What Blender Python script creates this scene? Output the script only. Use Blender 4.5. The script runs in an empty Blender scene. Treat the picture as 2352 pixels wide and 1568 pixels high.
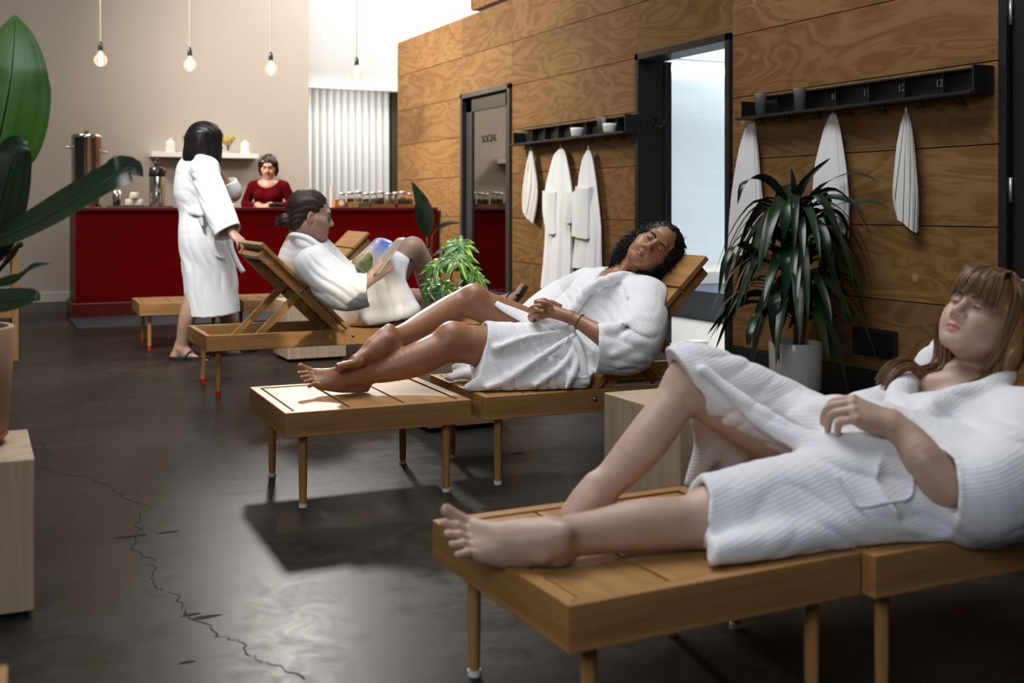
# A spa lounge: robed guests on wooden loungers, red bar, plywood wall.
import bpy, math, random
import numpy as np
from mathutils import Vector, Matrix
random.seed(7); RNG = np.random.default_rng(7)
S = bpy.context.scene
COL = S.collection
sin, cos, PI = math.sin, math.cos, math.pi
# ---------------------------------------------------------------- camera frame
FPX, HZ, CXP, H = 2600.0, 475.0, 1176.0, 1.03
ANG = math.atan(0.4758)
CA, SA = cos(ANG), sin(ANG)
def W(cx, Y, z):                       # camera right / depth / height -> room coordinates
    return np.array([CA*cx + SA*Y, -SA*cx + CA*Y, z], float)
def P(px, py, Y):                      # photo position at a given depth
    return W((px-CXP)/FPX*Y, Y, H-(py-HZ)/FPX*Y)
def PZ(px, py, z):                     # photo position on a horizontal plane
    return P(px, py, (H-z)*FPX/(py-HZ))
def PV(px, py, V):                     # photo position on a plane parallel to the plywood wall
    r = (px-CXP)/FPX
    return P(px, py, V/(CA*r+SA))
def PU(px, py, U):                     # photo position on a plane parallel to the back wall
    r = (px-CXP)/FPX
    return P(px, py, U/(CA-SA*r))
def Cdir(x, y, z):                     # camera-frame direction (right, depth, up) -> room
    v = W(x, y, z); return v/np.linalg.norm(v)
cam = bpy.data.cameras.new('camera'); co = bpy.data.objects.new('camera', cam); COL.objects.link(co)
co.location = (0, 0, H); co.rotation_euler = (PI/2, 0, -ANG)
cam.sensor_width = 36; cam.lens = FPX/2352*36; cam.shift_y = -(784-HZ)/2352
cam.dof.use_dof = True; cam.dof.focus_distance = 4.6; cam.dof.aperture_fstop = 3.2
cam.clip_start = 0.05
S.camera = co
S.view_settings.view_transform = 'Standard'; S.view_settings.look = 'None'
S.view_settings.gamma = 1; S.view_settings.use_curve_mapping = False
# ---------------------------------------------------------------- materials
MAT = {}
class NT:
    def __init__(s, name):
        s.m = bpy.data.materials.new(name); s.m.use_nodes = True
        s.t = s.m.node_tree; s.b = s.t.nodes['Principled BSDF']; MAT[name] = s.m
    def n(s, typ, **kw):
        nd = s.t.nodes.new(typ)
        for k, v in kw.items():
            if k.startswith('_'): setattr(nd, k[1:], v)
            else:
                k2 = int(k[1:]) if k[0] == 'i' and k[1:].isdigit() else k.replace('__', ' ')
                s.set(nd.inputs[k2], v)
        return nd
    def set(s, sock, v):
        if isinstance(v, bpy.types.NodeSocket): s.t.links.new(v, sock)
        elif isinstance(v, bpy.types.Node): s.t.links.new(v.outputs[0], sock)
        else: sock.default_value = v
    def B(s, **kw):
        for k, v in kw.items(): s.set(s.b.inputs[k.replace('__', ' ')], v)
        return s
    def math(s, op, a, b=0.0, c=0.0):
        return s.n('ShaderNodeMath', _operation=op, i0=a, i1=b, i2=c)
    def mixc(s, f, a, b, mode='MIX'):
        nd = s.t.nodes.new('ShaderNodeMix'); nd.data_type = 'RGBA'; nd.blend_type = mode
        s.set(nd.inputs[0], f); s.set(nd.inputs[6], a); s.set(nd.inputs[7], b)
        return nd.outputs[2]
    def ramp(s, f, stops):
        nd = s.t.nodes.new('ShaderNodeValToRGB'); s.set(nd.inputs[0], f)
        e = nd.color_ramp.elements
        while len(e) < len(stops): e.new(0.5)
        for el, (p, c) in zip(e, stops): el.position = p; el.color = c if len(c) == 4 else (*c, 1)
        return nd
    def coord(s, scale=(1, 1, 1), loc=None, rot=(0, 0, 0), out='Object'):
        tc = s.n('ShaderNodeTexCoord')
        mp = s.n('ShaderNodeMapping'); s.set(mp.inputs[0], tc.outputs[out])
        mp.inputs['Scale'].default_value = scale; mp.inputs['Rotation'].default_value = rot
        if loc is not None: s.set(mp.inputs['Location'], loc)
        return mp
    def bump(s, h, strength=0.3, dist=0.01):
        nd = s.n('ShaderNodeBump', Strength=strength, Distance=dist); s.set(nd.inputs['Height'], h)
        s.set(s.b.inputs['Normal'], nd.outputs[0]); return nd
def c4(c): return (c[0], c[1], c[2], 1)
def plain(name, c, rough=0.5, metal=0.0, **kw):
    t = NT(name); t.B(Base__Color=c4(c), Roughness=rough, Metallic=metal, **kw); return t.m
def wood(name, axis, light, dark, scale=1.0, rough=0.42, contrast=1.0):
    t = NT(name)
    isl = t.n('ShaderNodeNewGeometry')
    off = t.n('ShaderNodeCombineXYZ'); r = isl.outputs['Random Per Island']
    t.set(off.inputs[0], t.math('MULTIPLY', r, 17.0)); t.set(off.inputs[1], t.math('MULTIPLY', r, 29.0)); t.set(off.inputs[2], t.math('MULTIPLY', r, 11.0))
    sc = [22*scale]*3; sc[axis] = 1.3*scale
    mp = t.coord(tuple(sc), off)
    no = t.n('ShaderNodeTexNoise', Vector=mp, Scale=1.0, Detail=5.0, Roughness=0.6, Distortion=0.6)
    sc2 = [110*scale]*3; sc2[axis] = 2.5*scale
    fi = t.n('ShaderNodeTexNoise', Vector=t.coord(tuple(sc2), off), Scale=1.0, Detail=3.0)
    f = t.math('ADD', t.math('MULTIPLY', no, 0.75*contrast), t.math('MULTIPLY', fi, 0.25))
    cr = t.ramp(f, [(0.30, dark), (0.62, light)])
    tone = t.math('ADD', t.math('MULTIPLY', r, 0.4), 0.8)
    hsv = t.n('ShaderNodeHueSaturation', Value=tone, Color=cr)
    kn = t.n('ShaderNodeTexVoronoi', Vector=t.coord((3.3, 3.3, 3.3), off), Scale=1.0)
    kf = t.math('LESS_THAN', kn.outputs['Distance'], 0.035)
    col = t.mixc(t.math('MULTIPLY', kf, 0.6), hsv, c4((dark[0]*.4, dark[1]*.35, dark[2]*.3)))
    t.B(Base__Color=col, Roughness=rough); t.b.inputs['Specular IOR Level'].default_value = 0.25
    t.bump(f, 0.12, 0.004)
    return t.m
def make_materials():
    L, D = (0.46, 0.245, 0.088), (0.28, 0.125, 0.037)
    for a, n in enumerate('xyz'): wood('wood_'+n, a, L, D)
    wood('wood_pale', 2, (0.50, 0.38, 0.25), (0.33, 0.24, 0.15), 0.8, 0.6, 1.2)
    # rotary-cut plywood
    t = NT('plywood'); isl = t.n('ShaderNodeNewGeometry'); r = isl.outputs['Random Per Island']
    off = t.n('ShaderNodeCombineXYZ'); t.set(off.inputs[1], t.math('MULTIPLY', r, 37.0)); t.set(off.inputs[2], t.math('MULTIPLY', r, 23.0))
    no = t.n('ShaderNodeTexNoise', Vector=t.coord((1.0, 0.95, 4.0), off), Scale=1.0, Detail=3.0, Roughness=0.5, Distortion=0.9)
    rg = t.math('FRACT', t.math('MULTIPLY', no, 8.5))
    tri = t.math('ABSOLUTE', t.math('SUBTRACT', rg, 0.45))
    fi = t.n('ShaderNodeTexNoise', Vector=t.coord((6, 7, 160), off), Scale=1.0, Detail=2.0)
    big = t.n('ShaderNodeTexNoise', Vector=t.coord((1, 0.8, 1.6), off), Scale=1.0, Detail=1.0)
    f = t.math('ADD', tri, t.math('MULTIPLY', t.math('SUBTRACT', fi, 0.5), 0.5))
    cr = t.ramp(f, [(0.06, (0.155, 0.073, 0.023)), (0.24, (0.192, 0.097, 0.034)), (0.46, (0.215, 0.114, 0.043))])
    tone = t.math('ADD', t.math('MULTIPLY', r, 0.3), t.math('ADD', t.math('MULTIPLY', big, 0.6), 0.55))
    hsv = t.n('ShaderNodeHueSaturation', Value=tone, Color=cr)
    kn = t.n('ShaderNodeTexVoronoi', Vector=t.coord((2, 2.2, 2.2), off), Scale=1.0)
    col = t.mixc(t.math('MULTIPLY', t.math('LESS_THAN', kn.outputs['Distance'], 0.05), 0.35), hsv, (0.55, 0.40, 0.22, 1))
    t.B(Base__Color=col, Roughness=0.55); t.b.inputs['Specular IOR Level'].default_value = 0.25; t.bump(f, 0.08, 0.003)
    # polished concrete
    t = NT('concrete'); mp = t.coord((1, 1, 1))
    n1 = t.n('ShaderNodeTexNoise', Vector=mp, Scale=1.1, Detail=8.0, Roughness=0.62, Distortion=0.4)
    n2 = t.n('ShaderNodeTexNoise', Vector=mp, Scale=9.0, Detail=8.0, Roughness=0.7, Distortion=1.2)
    n3 = t.n('ShaderNodeTexNoise', Vector=mp, Scale=140.0, Detail=2.0)
    f = t.math('ADD', t.math('MULTIPLY', n1, 0.55), t.math('ADD', t.math('MULTIPLY', n2, 0.35), t.math('MULTIPLY', n3, 0.12)))
    cr = t.ramp(f, [(0.34, (0.008, 0.007, 0.0055)), (0.50, (0.026, 0.0225, 0.018)), (0.66, (0.052, 0.046, 0.038))])
    st = t.n('ShaderNodeTexNoise', Vector=t.coord((1, 1, 1), (4.2, 8.3, 0)), Scale=0.9, Detail=3.0)
    sf = t.ramp(st, [(0.56, (0, 0, 0)), (0.70, (1, 1, 1))])
    col = t.mixc(t.math('MULTIPLY', sf, 0.5), cr, (0.030, 0.012, 0.009, 1))
    t.B(Base__Color=col, Roughness=t.ramp(n2, [(0.3, (0.27,)*3), (0.7, (0.42,)*3)]))
    t.b.inputs['Specular IOR Level'].default_value = 0.045
    t.bump(n2, 0.02, 0.004)
    # painted wall
    t = NT('wall_white'); n1 = t.n('ShaderNodeTexNoise', Vector=t.coord((1, 1, 1)), Scale=0.7, Detail=4.0)
    t.B(Base__Color=t.ramp(n1, [(0.3, (0.46, 0.405, 0.352)), (0.7, (0.50, 0.448, 0.395))]), Roughness=0.7)
    plain('white_paint', (0.80, 0.79, 0.76), 0.5); plain('white_trim', (0.62, 0.60, 0.57), 0.5)
    plain('ceiling_paint', (0.30, 0.28, 0.25), 0.8)
    # red glazed brick of the bar
    t = NT('red_tile'); mp = t.coord((1, 1, 1)); br = t.n('ShaderNodeTexBrick', Scale=1.0)
    sx = t.n('ShaderNodeSeparateXYZ', Vector=mp); cb = t.n('ShaderNodeCombineXYZ')
    t.set(cb.inputs[0], t.math('ADD', sx.outputs[0], sx.outputs[1])); t.set(cb.inputs[1], sx.outputs[2])
    t.set(br.inputs['Vector'], cb); br.inputs['Color1'].default_value = (0.20, 0.0012, 0.0012, 1); br.inputs['Color2'].default_value = (0.18, 0.001, 0.001, 1)
    br.inputs['Mortar'].default_value = (0.12, 0.002, 0.002, 1); br.inputs['Mortar Size'].default_value = 0.004
    br.inputs['Brick Width'].default_value = 0.9; br.inputs['Row Height'].default_value = 0.14; br.inputs['Mortar Smooth'].default_value = 0.3
    t.B(Base__Color=br, Roughness=0.4); t.b.inputs['Specular IOR Level'].default_value = 0.08; t.bump(br.outputs['Fac'], -0.25, 0.004)
    plain('red_gloss', (0.13, 0.0015, 0.0015), 0.35); plain('red_rubber', (0.45, 0.012, 0.012), 0.5)
    plain('black_paint', (0.012, 0.011, 0.011), 0.42); plain('black_trim', (0.008, 0.007, 0.007), 0.6)
    plain('black_plastic', (0.010, 0.010, 0.011), 0.3); plain('dark_frame', (0.035, 0.032, 0.031), 0.4)
    plain('blue_dado', (0.055, 0.085, 0.115), 0.5); plain('pale_tile', (0.62, 0.60, 0.55), 0.5)
    t = NT('block_blue'); br = t.n('ShaderNodeTexBrick', Scale=1.0)
    sx = t.n('ShaderNodeSeparateXYZ', Vector=t.coord((1, 1, 1))); cb = t.n('ShaderNodeCombineXYZ')
    t.set(cb.inputs[0], t.math('ADD', sx.outputs[0], sx.outputs[1])); t.set(cb.inputs[1], sx.outputs[2]); t.set(br.inputs['Vector'], cb)
    for k, v in (('Color1', (0.60, 0.68, 0.73, 1)), ('Color2', (0.58, 0.66, 0.715, 1)), ('Mortar', (0.62, 0.70, 0.75, 1))): br.inputs[k].default_value = v
    br.inputs['Brick Width'].default_value = 0.4; br.inputs['Row Height'].default_value = 0.203; br.inputs['Mortar Size'].default_value = 0.008
    t.B(Base__Color=br, Roughness=0.6); t.bump(br.outputs['Fac'], -0.5, 0.006)
    t = NT('mat_rubber'); ck = t.n('ShaderNodeTexVoronoi', Vector=t.coord((24, 24, 24)), Scale=1.0)
    t.B(Base__Color=t.ramp(ck.outputs['Distance'], [(0.2, (0.008, 0.009, 0.011)), (0.5, (0.045, 0.05, 0.058))]), Roughness=0.6)
    t.bump(ck.outputs['Distance'], 0.6, 0.006)
    plain('steel', (0.62, 0.61, 0.59), 0.16, 1.0); plain('steel_brushed', (0.62, 0.61, 0.59), 0.42, 0.75); plain('steel_matte', (0.58, 0.58, 0.58), 0.4, 0.35)
    plain('dark_metal', (0.02, 0.02, 0.022), 0.35, 0.8); plain('bolt', (0.42, 0.40, 0.36), 0.25, 1.0)
    plain('ceramic', (0.80, 0.78, 0.74), 0.2); plain('ceramic_cream', (0.66, 0.61, 0.52), 0.25)
    plain('terracotta', (0.50, 0.30, 0.19), 0.7); plain('terracotta_dark', (0.34, 0.12, 0.055), 0.6)
    plain('soil', (0.02, 0.014, 0.010), 0.95); plain('stem_brown', (0.10, 0.065, 0.035), 0.7)
    plain('number_paint', (0.75, 0.72, 0.66), 0.6); plain('crack', (0.005, 0.0045, 0.004), 0.95)
    plain('rope', (0.30, 0.27, 0.22), 0.8)
    t = NT('glass'); t.B(Base__Color=(1, 1, 1, 1), Roughness=0.0, Transmission__Weight=1.0, IOR=1.45)
    # tinted door glass: mirror-like in the dark
    t = NT('door_glass'); t.B(Base__Color=(0.10, 0.075, 0.06, 1), Roughness=0.02)
    gl = t.n('ShaderNodeBsdfGlossy', Color=(0.62, 0.60, 0.58, 1), Roughness=0.01)
    tr = t.n('ShaderNodeBsdfTransparent', Color=(0.55, 0.50, 0.46, 1))
    mx = t.n('ShaderNodeMixShader', i0=0.55); t.set(mx.inputs[1], tr); t.set(mx.inputs[2], gl)
    t.t.links.new(mx.outputs[0], t.t.nodes['Material Output'].inputs[0])
    t = NT('bulb_glass'); tr = t.n('ShaderNodeBsdfTransparent', Color=(0.97, 0.93, 0.85, 1)); gl = t.n('ShaderNodeBsdfGlossy', Roughness=0.02)
    fr = t.n('ShaderNodeFresnel', IOR=1.45); mx = t.n('ShaderNodeMixShader', Fac=fr); t.set(mx.inputs[1], tr); t.set(mx.inputs[2], gl)
    em = t.n('ShaderNodeEmission', Color=(1, .84, .60, 1), Strength=0.22); ad = t.n('ShaderNodeAddShader'); t.set(ad.inputs[0], mx); t.set(ad.inputs[1], em)
    t.t.links.new(ad.outputs[0], t.t.nodes['Material Output'].inputs[0])
    t = NT('filament'); t.B(Base__Color=(0, 0, 0, 1), Emission__Color=(1, 0.80, 0.48, 1), Emission__Strength=60.0)
    t = NT('tube_lit'); t.B(Emission__Color=(0.95, 1, 0.98, 1), Emission__Strength=6.0)
    # leaves
    def leaf(name, a, b, rough=0.3, trans=0.12):
        t = NT(name); uv = t.n('ShaderNodeUVMap'); sx = t.n('ShaderNodeSeparateXYZ', Vector=uv)
        d = t.math('ABSOLUTE', t.math('SUBTRACT', sx.outputs[0], 0.5))
        rib = t.math('LESS_THAN', d, 0.025)
        v = t.n('ShaderNodeTexNoise', Vector=t.coord((9, 1.5, 1), out='UV'), Scale=1.0, Detail=3.0)
        isl = t.n('ShaderNodeNewGeometry')
        c = t.mixc(t.ramp(v, [(0.35, (0, 0, 0)), (0.65, (1, 1, 1))]), c4(a), c4(b))
        c = t.mixc(t.math('MULTIPLY', rib, 0.5), c, c4([min(1, x*1.9+.01) for x in b]))
        hs = t.n('ShaderNodeHueSaturation', Color=c, Value=t.math('ADD', t.math('MULTIPLY', isl.outputs['Random Per Island'], 0.5), 0.75))
        t.B(Base__Color=hs, Roughness=rough); t.b.inputs['Transmission Weight'].default_value = 0
        t.b.inputs['Subsurface Weight'].default_value = trans; t.b.inputs['Subsurface Radius'].default_value = (0.01, 0.02, 0.004)
        t.bump(v, 0.15, 0.004); return t.m
    leaf('leaf_dark', (0.008, 0.022, 0.009), (0.014, 0.036, 0.013), 0.30, .05)
    leaf('leaf_lit', (0.075, 0.19, 0.028), (0.105, 0.25, 0.045), 0.4)  # brighter copy for the upper leaf: light on and through it put into the colour
    leaf('leaf_deep', (0.015, 0.032, 0.012), (0.022, 0.048, 0.016), 0.35)
    t = NT('leaf_variegated'); uv = t.n('ShaderNodeUVMap'); sx = t.n('ShaderNodeSeparateXYZ', Vector=uv); isl = t.n('ShaderNodeNewGeometry')
    off = t.n('ShaderNodeCombineXYZ'); t.set(off.inputs[0], t.math('MULTIPLY', isl.outputs['Random Per Island'], 40.0))
    v = t.n('ShaderNodeTexNoise', Vector=t.coord((2.4, 1.6, 1), off, out='UV'), Scale=1.0, Detail=3.0, Distortion=0.8)
    t.B(Base__Color=t.ramp(v, [(0.50, (0.035, 0.115, 0.022)), (0.57, (0.09, 0.22, 0.03)), (0.63, (0.50, 0.55, 0.13))]), Roughness=0.3)
    t.b.inputs['Subsurface Weight'].default_value = 0.15; t.b.inputs['Subsurface Radius'].default_value = (0.01, 0.02, 0.004)
    # cloth: waffle weave
    def waffle(name, c, cell, amp, rot=(0.5, 0.3, 0.2)):
        t = NT(name); mp = t.coord((1, 1, 1), rot=rot); sx = t.n('ShaderNodeSeparateXYZ', Vector=mp)
        w = [t.math('SINE', t.math('MULTIPLY', sx.outputs[i], 2*PI/cell)) for i in range(3)]
        hgt = t.math('SMOOTH_MAX', w[0], w[2], 0.4)
        fz = t.n('ShaderNodeTexNoise', Vector=mp, Scale=420.0, Detail=2.0)
        h2 = t.math('ADD', hgt, t.math('MULTIPLY', fz, 0.8))
        t.B(Base__Color=c4(c), Roughness=0.9); t.b.inputs['Sheen Weight'].default_value = 0.25
        t.b.inputs['Subsurface Weight'].default_value = 0.0
        t.bump(h2, amp, 0.0016); return t.m
    waffle('waffle', (0.84, 0.84, 0.85), 0.0085, 0.30, (0.0, 0.35, 0.44))
    waffle('waffle_near', (0.78, 0.78, 0.80), 0.0075, 0.28, (0.0, 0.25, 0.44))
    waffle('waffle_far', (0.84, 0.84, 0.85), 0.0075, 0.2, (0, .5, .44))
    waffle('terry', (0.80, 0.79, 0.78), 0.0035, 0.2)
    # striped tea towel (u = across the cloth)
    t = NT('striped_cloth'); uv = t.n('ShaderNodeUVMap'); sx = t.n('ShaderNodeSeparateXYZ', Vector=uv)
    fr = t.math('FRACT', t.math('MULTIPLY', t.math('ADD', sx.outputs[0], t.math('MULTIPLY', sx.outputs[1], 0.12)), 11.0))
    st = t.math('LESS_THAN', fr, 0.14)
    t.B(Base__Color=t.mixc(st, (0.72, 0.70, 0.66, 1), (0.05, 0.06, 0.09, 1)), Roughness=0.9)
    fz = t.n('ShaderNodeTexNoise', Vector=t.coord((1, 1, 1)), Scale=500.0); t.bump(fz, 0.3, 0.002)
    plain('red_knit', (0.085, 0.002, 0.004), 0.9, Specular__IOR__Level=0.05); plain('flipflop', (0.010, 0.010, 0.014), 0.6)
    # skin with lips / tattoo masks
    def skin(name, c, lip, rough=0.42, sss=0.08):
        t = NT(name); n = t.n('ShaderNodeTexNoise', Vector=t.coord((1, 1, 1)), Scale=26.0, Detail=4.0)
        base = t.mixc(t.ramp(n, [(0.3, (0, 0, 0)), (0.7, (1, 1, 1))]), c4([x*.93 for x in c]), c4([min(1, x*1.06) for x in c]))
        a = t.n('ShaderNodeAttribute', _attribute_name='lip'); b = t.n('ShaderNodeAttribute', _attribute_name='ink')
        rd = t.n('ShaderNodeAttribute', _attribute_name='flush')
        base = t.mixc(t.math('MULTIPLY', rd.outputs['Fac'], 0.55), base, c4((min(1, c[0]*1.08), c[1]*.70, c[2]*.66)))
        base = t.mixc(a.outputs['Fac'], base, c4(lip))
        ik = t.n('ShaderNodeTexNoise', Vector=t.coord((1, 1, 1)), Scale=34.0, Detail=3.0, Distortion=1.5)
        base = t.mixc(t.math('MULTIPLY', b.outputs['Fac'], t.math('GREATER_THAN', ik, 0.5)), base, (0.03, 0.032, 0.035, 1))
        t.B(Base__Color=base, Roughness=rough); t.b.inputs['Subsurface Weight'].default_value = sss
        t.b.inputs['Subsurface Radius'].default_value = (0.012, 0.005, 0.003); t.b.inputs['Subsurface Scale'].default_value = 0.6
        n2 = t.n('ShaderNodeTexNoise', Vector=t.coord((1, 1, 1)), Scale=260.0, Detail=3.0); t.bump(n2, 0.08, 0.002)
        return t.m
    skin('skin_tan', (0.36, 0.165, 0.085), (0.33, 0.125, 0.095))
    skin('skin_fair', (0.50, 0.325, 0.25), (0.42, 0.145, 0.12), 0.48)
    skin('skin_man', (0.43, 0.27, 0.205), (0.40, 0.17, 0.14), 0.5)
    skin('skin_olive', (0.42, 0.25, 0.18), (0.35, 0.14, 0.12))
    skin('skin_bar', (0.48, 0.26, 0.18), (0.33, 0.10, 0.085))
    def hairm(name, c, rough=0.38):
        t = NT(name); isl = t.n('ShaderNodeNewGeometry')
        hs = t.n('ShaderNodeHueSaturation', Color=c4(c), Value=t.math('ADD', t.math('MULTIPLY', isl.outputs['Random Per Island'], 0.9), 0.55))
        t.B(Base__Color=hs, Roughness=rough); t.b.inputs['Specular IOR Level'].default_value = 0.4
        return t.m
    hairm('hair_black', (0.006, 0.005, 0.005), 0.55); hairm('hair_dark', (0.008, 0.006, 0.006), 0.33)
    hairm('hair_brown', (0.030, 0.018, 0.012), 0.55); hairm('hair_auburn', (0.19, 0.095, 0.042)); hairm('hair_bar', (0.014, 0.009, 0.006))
    plain('brow', (0.012, 0.008, 0.006), 0.8); plain('brow_soft', (0.10, 0.055, 0.03), 0.8)
    plain('nail', (0.50, 0.27, 0.26), 0.12); plain('eye_dark', (0.02, 0.015, 0.012), 0.1)
    plain('bead', (0.02, 0.012, 0.012), 0.4); plain('paper', (0.33, 0.28, 0.22), 0.4)
    # magazine page: blue sky photograph over a green hill, bound edge along u
    t = NT('page_photo'); uv = t.n('ShaderNodeUVMap'); sx = t.n('ShaderNodeSeparateXYZ', Vector=uv)
    n = t.n('ShaderNodeTexNoise', Vector=t.coord((3, 3, 1), out='UV'), Scale=1.2, Detail=5.0)
    sky = t.ramp(n, [(0.35, (0.05, 0.13, 0.48)), (0.55, (0.10, 0.22, 0.60)), (0.66, (0.65, 0.68, 0.75))])
    hill = t.ramp(n, [(0.35, (0.02, 0.04, 0.01)), (0.65, (0.14, 0.17, 0.03))])
    dx = t.math('SUBTRACT', sx.outputs[0], 0.55); edge = t.math('SUBTRACT', 0.50, t.math('MULTIPLY', t.math('MULTIPLY', dx, dx), 1.5))
    mk = t.math('LESS_THAN', sx.outputs[1], edge)
    pale = t.mixc(t.ramp(sx.outputs[1], [(0.5, (1, 1, 1)), (0.85, (0, 0, 0))]), sky, (0.36, 0.35, 0.33, 1))
    t.B(Base__Color=t.mixc(mk, pale, hill), Roughness=0.25)
make_materials()
M = MAT
# ---------------------------------------------------------------- object helpers
FR = {}                                  # object name -> (location, rotation about z) of the thing's frame
def to_local(v, par):
    if par is None: return v
    loc, rz = FR[par.name]
    d = np.asarray(v, float)-loc; c, s = cos(-rz), sin(-rz)
    return np.stack([d[:, 0]*c-d[:, 1]*s, d[:, 0]*s+d[:, 1]*c, d[:, 2]], 1)
def tag(o, label=None, cat=None, group=None, kind=None):
    for k, v in (('label', label), ('category', cat), ('group', group), ('kind', kind)):
        if v: o[k] = v
    return o
def thing(name, label, cat, loc=(0, 0, 0), rz=0.0, group=None):
    o = bpy.data.objects.new(name, None); COL.objects.link(o)
    o.location = [float(x) for x in loc]; o.rotation_euler = (0, 0, rz); o.empty_display_size = 0.1
    FR[o.name] = (np.array(loc, float), rz)
    return tag(o, label, cat, group)
def mesh(name, v, f, mat, par=None, smooth=False, uv=None, attrs=None, local=False, bevel=0, fmat=None, auto=None):
    v = np.asarray(v, float).reshape(-1, 3)
    if par is not None and not local: v = to_local(v, par)
    me = bpy.data.meshes.new(name)
    if isinstance(f, np.ndarray) and f.ndim == 2:
        nf, k = f.shape
        me.vertices.add(len(v)); me.vertices.foreach_set('co', v.astype(np.float32).ravel())
        me.loops.add(nf*k); me.loops.foreach_set('vertex_index', f.astype(np.int32).ravel())
        me.polygons.add(nf); me.polygons.foreach_set('loop_start', np.arange(0, nf*k, k, dtype=np.int32))
        me.update(calc_edges=True)
    else:
        me.from_pydata(v.tolist(), [], [list(map(int, q)) for q in f]); me.update()
    for m in (mat if isinstance(mat, (list, tuple)) else [mat]): me.materials.append(m)
    if fmat is not None: me.polygons.foreach_set('material_index', np.asarray(fmat, np.int32))
    if smooth: me.polygons.foreach_set('use_smooth', np.ones(len(me.polygons), bool))
    if uv is not None:
        l = me.uv_layers.new(name='UVMap'); vi = np.empty(len(me.loops), np.int32); me.loops.foreach_get('vertex_index', vi)
        l.data.foreach_set('uv', np.asarray(uv, np.float32)[vi].ravel())
    if attrs:
        for k, a in attrs.items():
            at = me.attributes.new(k, 'FLOAT', 'POINT'); at.data.foreach_set('value', np.asarray(a, np.float32))
    me.validate()
    o = bpy.data.objects.new(name, me); COL.objects.link(o)
    if par is not None: o.parent = par; FR[o.name] = FR[par.name]
    else: FR[o.name] = (np.zeros(3), 0.0)
    if bevel:
        b = o.modifiers.new('bevel', 'BEVEL'); b.width = bevel; b.segments = 2; b.limit_method = 'ANGLE'
    return o
class MB:
    """collects boxes, tubes, lathes and strips into one mesh"""
    def __init__(s): s.v = []; s.f = []; s.uv = []; s.n = 0
    def add(s, v, f, uv=None):
        v = np.asarray(v, float).reshape(-1, 3); s.v.append(v); s.f += [[i+s.n for i in q] for q in f]
        s.uv.append(np.asarray(uv, float) if uv is not None else np.zeros((len(v), 2))); s.n += len(v); return s
    def box(s, lo, hi, R=None, o=None):
        a, b = np.minimum(lo, hi), np.maximum(lo, hi)
        v = np.array([[x, y, z] for z in (a[2], b[2]) for y in (a[1], b[1]) for x in (a[0], b[0])], float)
        if R is not None: v = v@np.asarray(R).T
        if o is not None: v = v+np.asarray(o)
        return s.add(v, [(0, 2, 3, 1), (4, 5, 7, 6), (0, 1, 5, 4), (2, 6, 7, 3), (0, 4, 6, 2), (1, 3, 7, 5)])
    def hexa(s, bot, top):                     # 4 bottom + 4 top corners, counter-clockwise
        return s.add(list(bot)+list(top), [(3, 2, 1, 0), (4, 5, 6, 7), (0, 1, 5, 4), (1, 2, 6, 5), (2, 3, 7, 6), (3, 0, 4, 7)])
    def tube(s, pts, rad, n=10, cap=True, flat=None):
        pts = np.asarray(pts, float); m = len(pts); rad = np.asarray(rad, float); rad = np.interp(np.linspace(0, 1, m), np.linspace(0, 1, rad.size), rad.ravel()) if rad.size > 1 else np.full(m, float(rad))
        T = np.gradient(pts, axis=0) if m > 2 else np.tile(pts[1]-pts[0], (m, 1))
        T /= np.linalg.norm(T, axis=1)[:, None]+1e-12
        ref = np.array([0, 0, 1.0]) if abs(T[0][2]) < 0.9 else np.array([1.0, 0, 0])
        A = np.cross(T[0], ref); A /= np.linalg.norm(A); vs = []
        for i in range(m):
            A = A-T[i]*A.dot(T[i]); A /= np.linalg.norm(A)+1e-12; Bv = np.cross(T[i], A)
            for k in range(n):
                w = 2*PI*k/n; vs.append(pts[i]+rad[i]*(A*cos(w)+Bv*sin(w)))
        f = [(i*n+k, i*n+(k+1) % n, (i+1)*n+(k+1) % n, (i+1)*n+k) for i in range(m-1) for k in range(n)]
        if cap: f += [tuple(range(n-1, -1, -1)), tuple((m-1)*n+k for k in range(n))]
        return s.add(vs, f)
    def lathe(s, prof, c=(0, 0, 0), n=28, closed=False):
        c = np.asarray(c, float); m = len(prof)
        vs = [c+np.array([r*cos(2*PI*k/n), r*sin(2*PI*k/n), z]) for r, z in prof for k in range(n)]
        f = [(i*n+k, i*n+(k+1) % n, (i+1)*n+(k+1) % n, (i+1)*n+k) for i in range(m-1) for k in range(n)]
        if prof[0][0] > 1e-5: f.append(tuple(range(n-1, -1, -1)))
        if prof[-1][0] > 1e-5: f.append(tuple((m-1)*n+k for k in range(n)))
        return s.add(vs, f)
    def ball(s, c, r, n=12):
        r = np.broadcast_to(np.asarray(r, float), (3,)); m = n//2+1
        vs = [np.asarray(c)+r*np.array([sin(PI*i/m)*cos(2*PI*k/n), sin(PI*i/m)*sin(2*PI*k/n), -cos(PI*i/m)]) for i in range(m+1) for k in range(n)]
        return s.add(vs, [(i*n+k, i*n+(k+1) % n, (i+1)*n+(k+1) % n, (i+1)*n+k) for i in range(m) for k in range(n)])
    def grid(s, Pt, uv=True, closed_u=False):  # Pt[m][n] points
        Pt = np.asarray(Pt, float); m, n = Pt.shape[:2]
        f = [(i*n+k, i*n+(k+1) % n, (i+1)*n+(k+1) % n, (i+1)*n+k) for i in range(m-1) for k in range(n if closed_u else n-1)]
        U = [[k/(n-1), i/(m-1)] for i in range(m) for k in range(n)]
        return s.add(Pt.reshape(-1, 3), f, U)
    def build(s, name, mat, par=None, smooth=False, bevel=0, local=False, **kw):
        return mesh(name, np.concatenate(s.v), s.f, mat, par, smooth, np.concatenate(s.uv), None, local, bevel, **kw)
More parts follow.
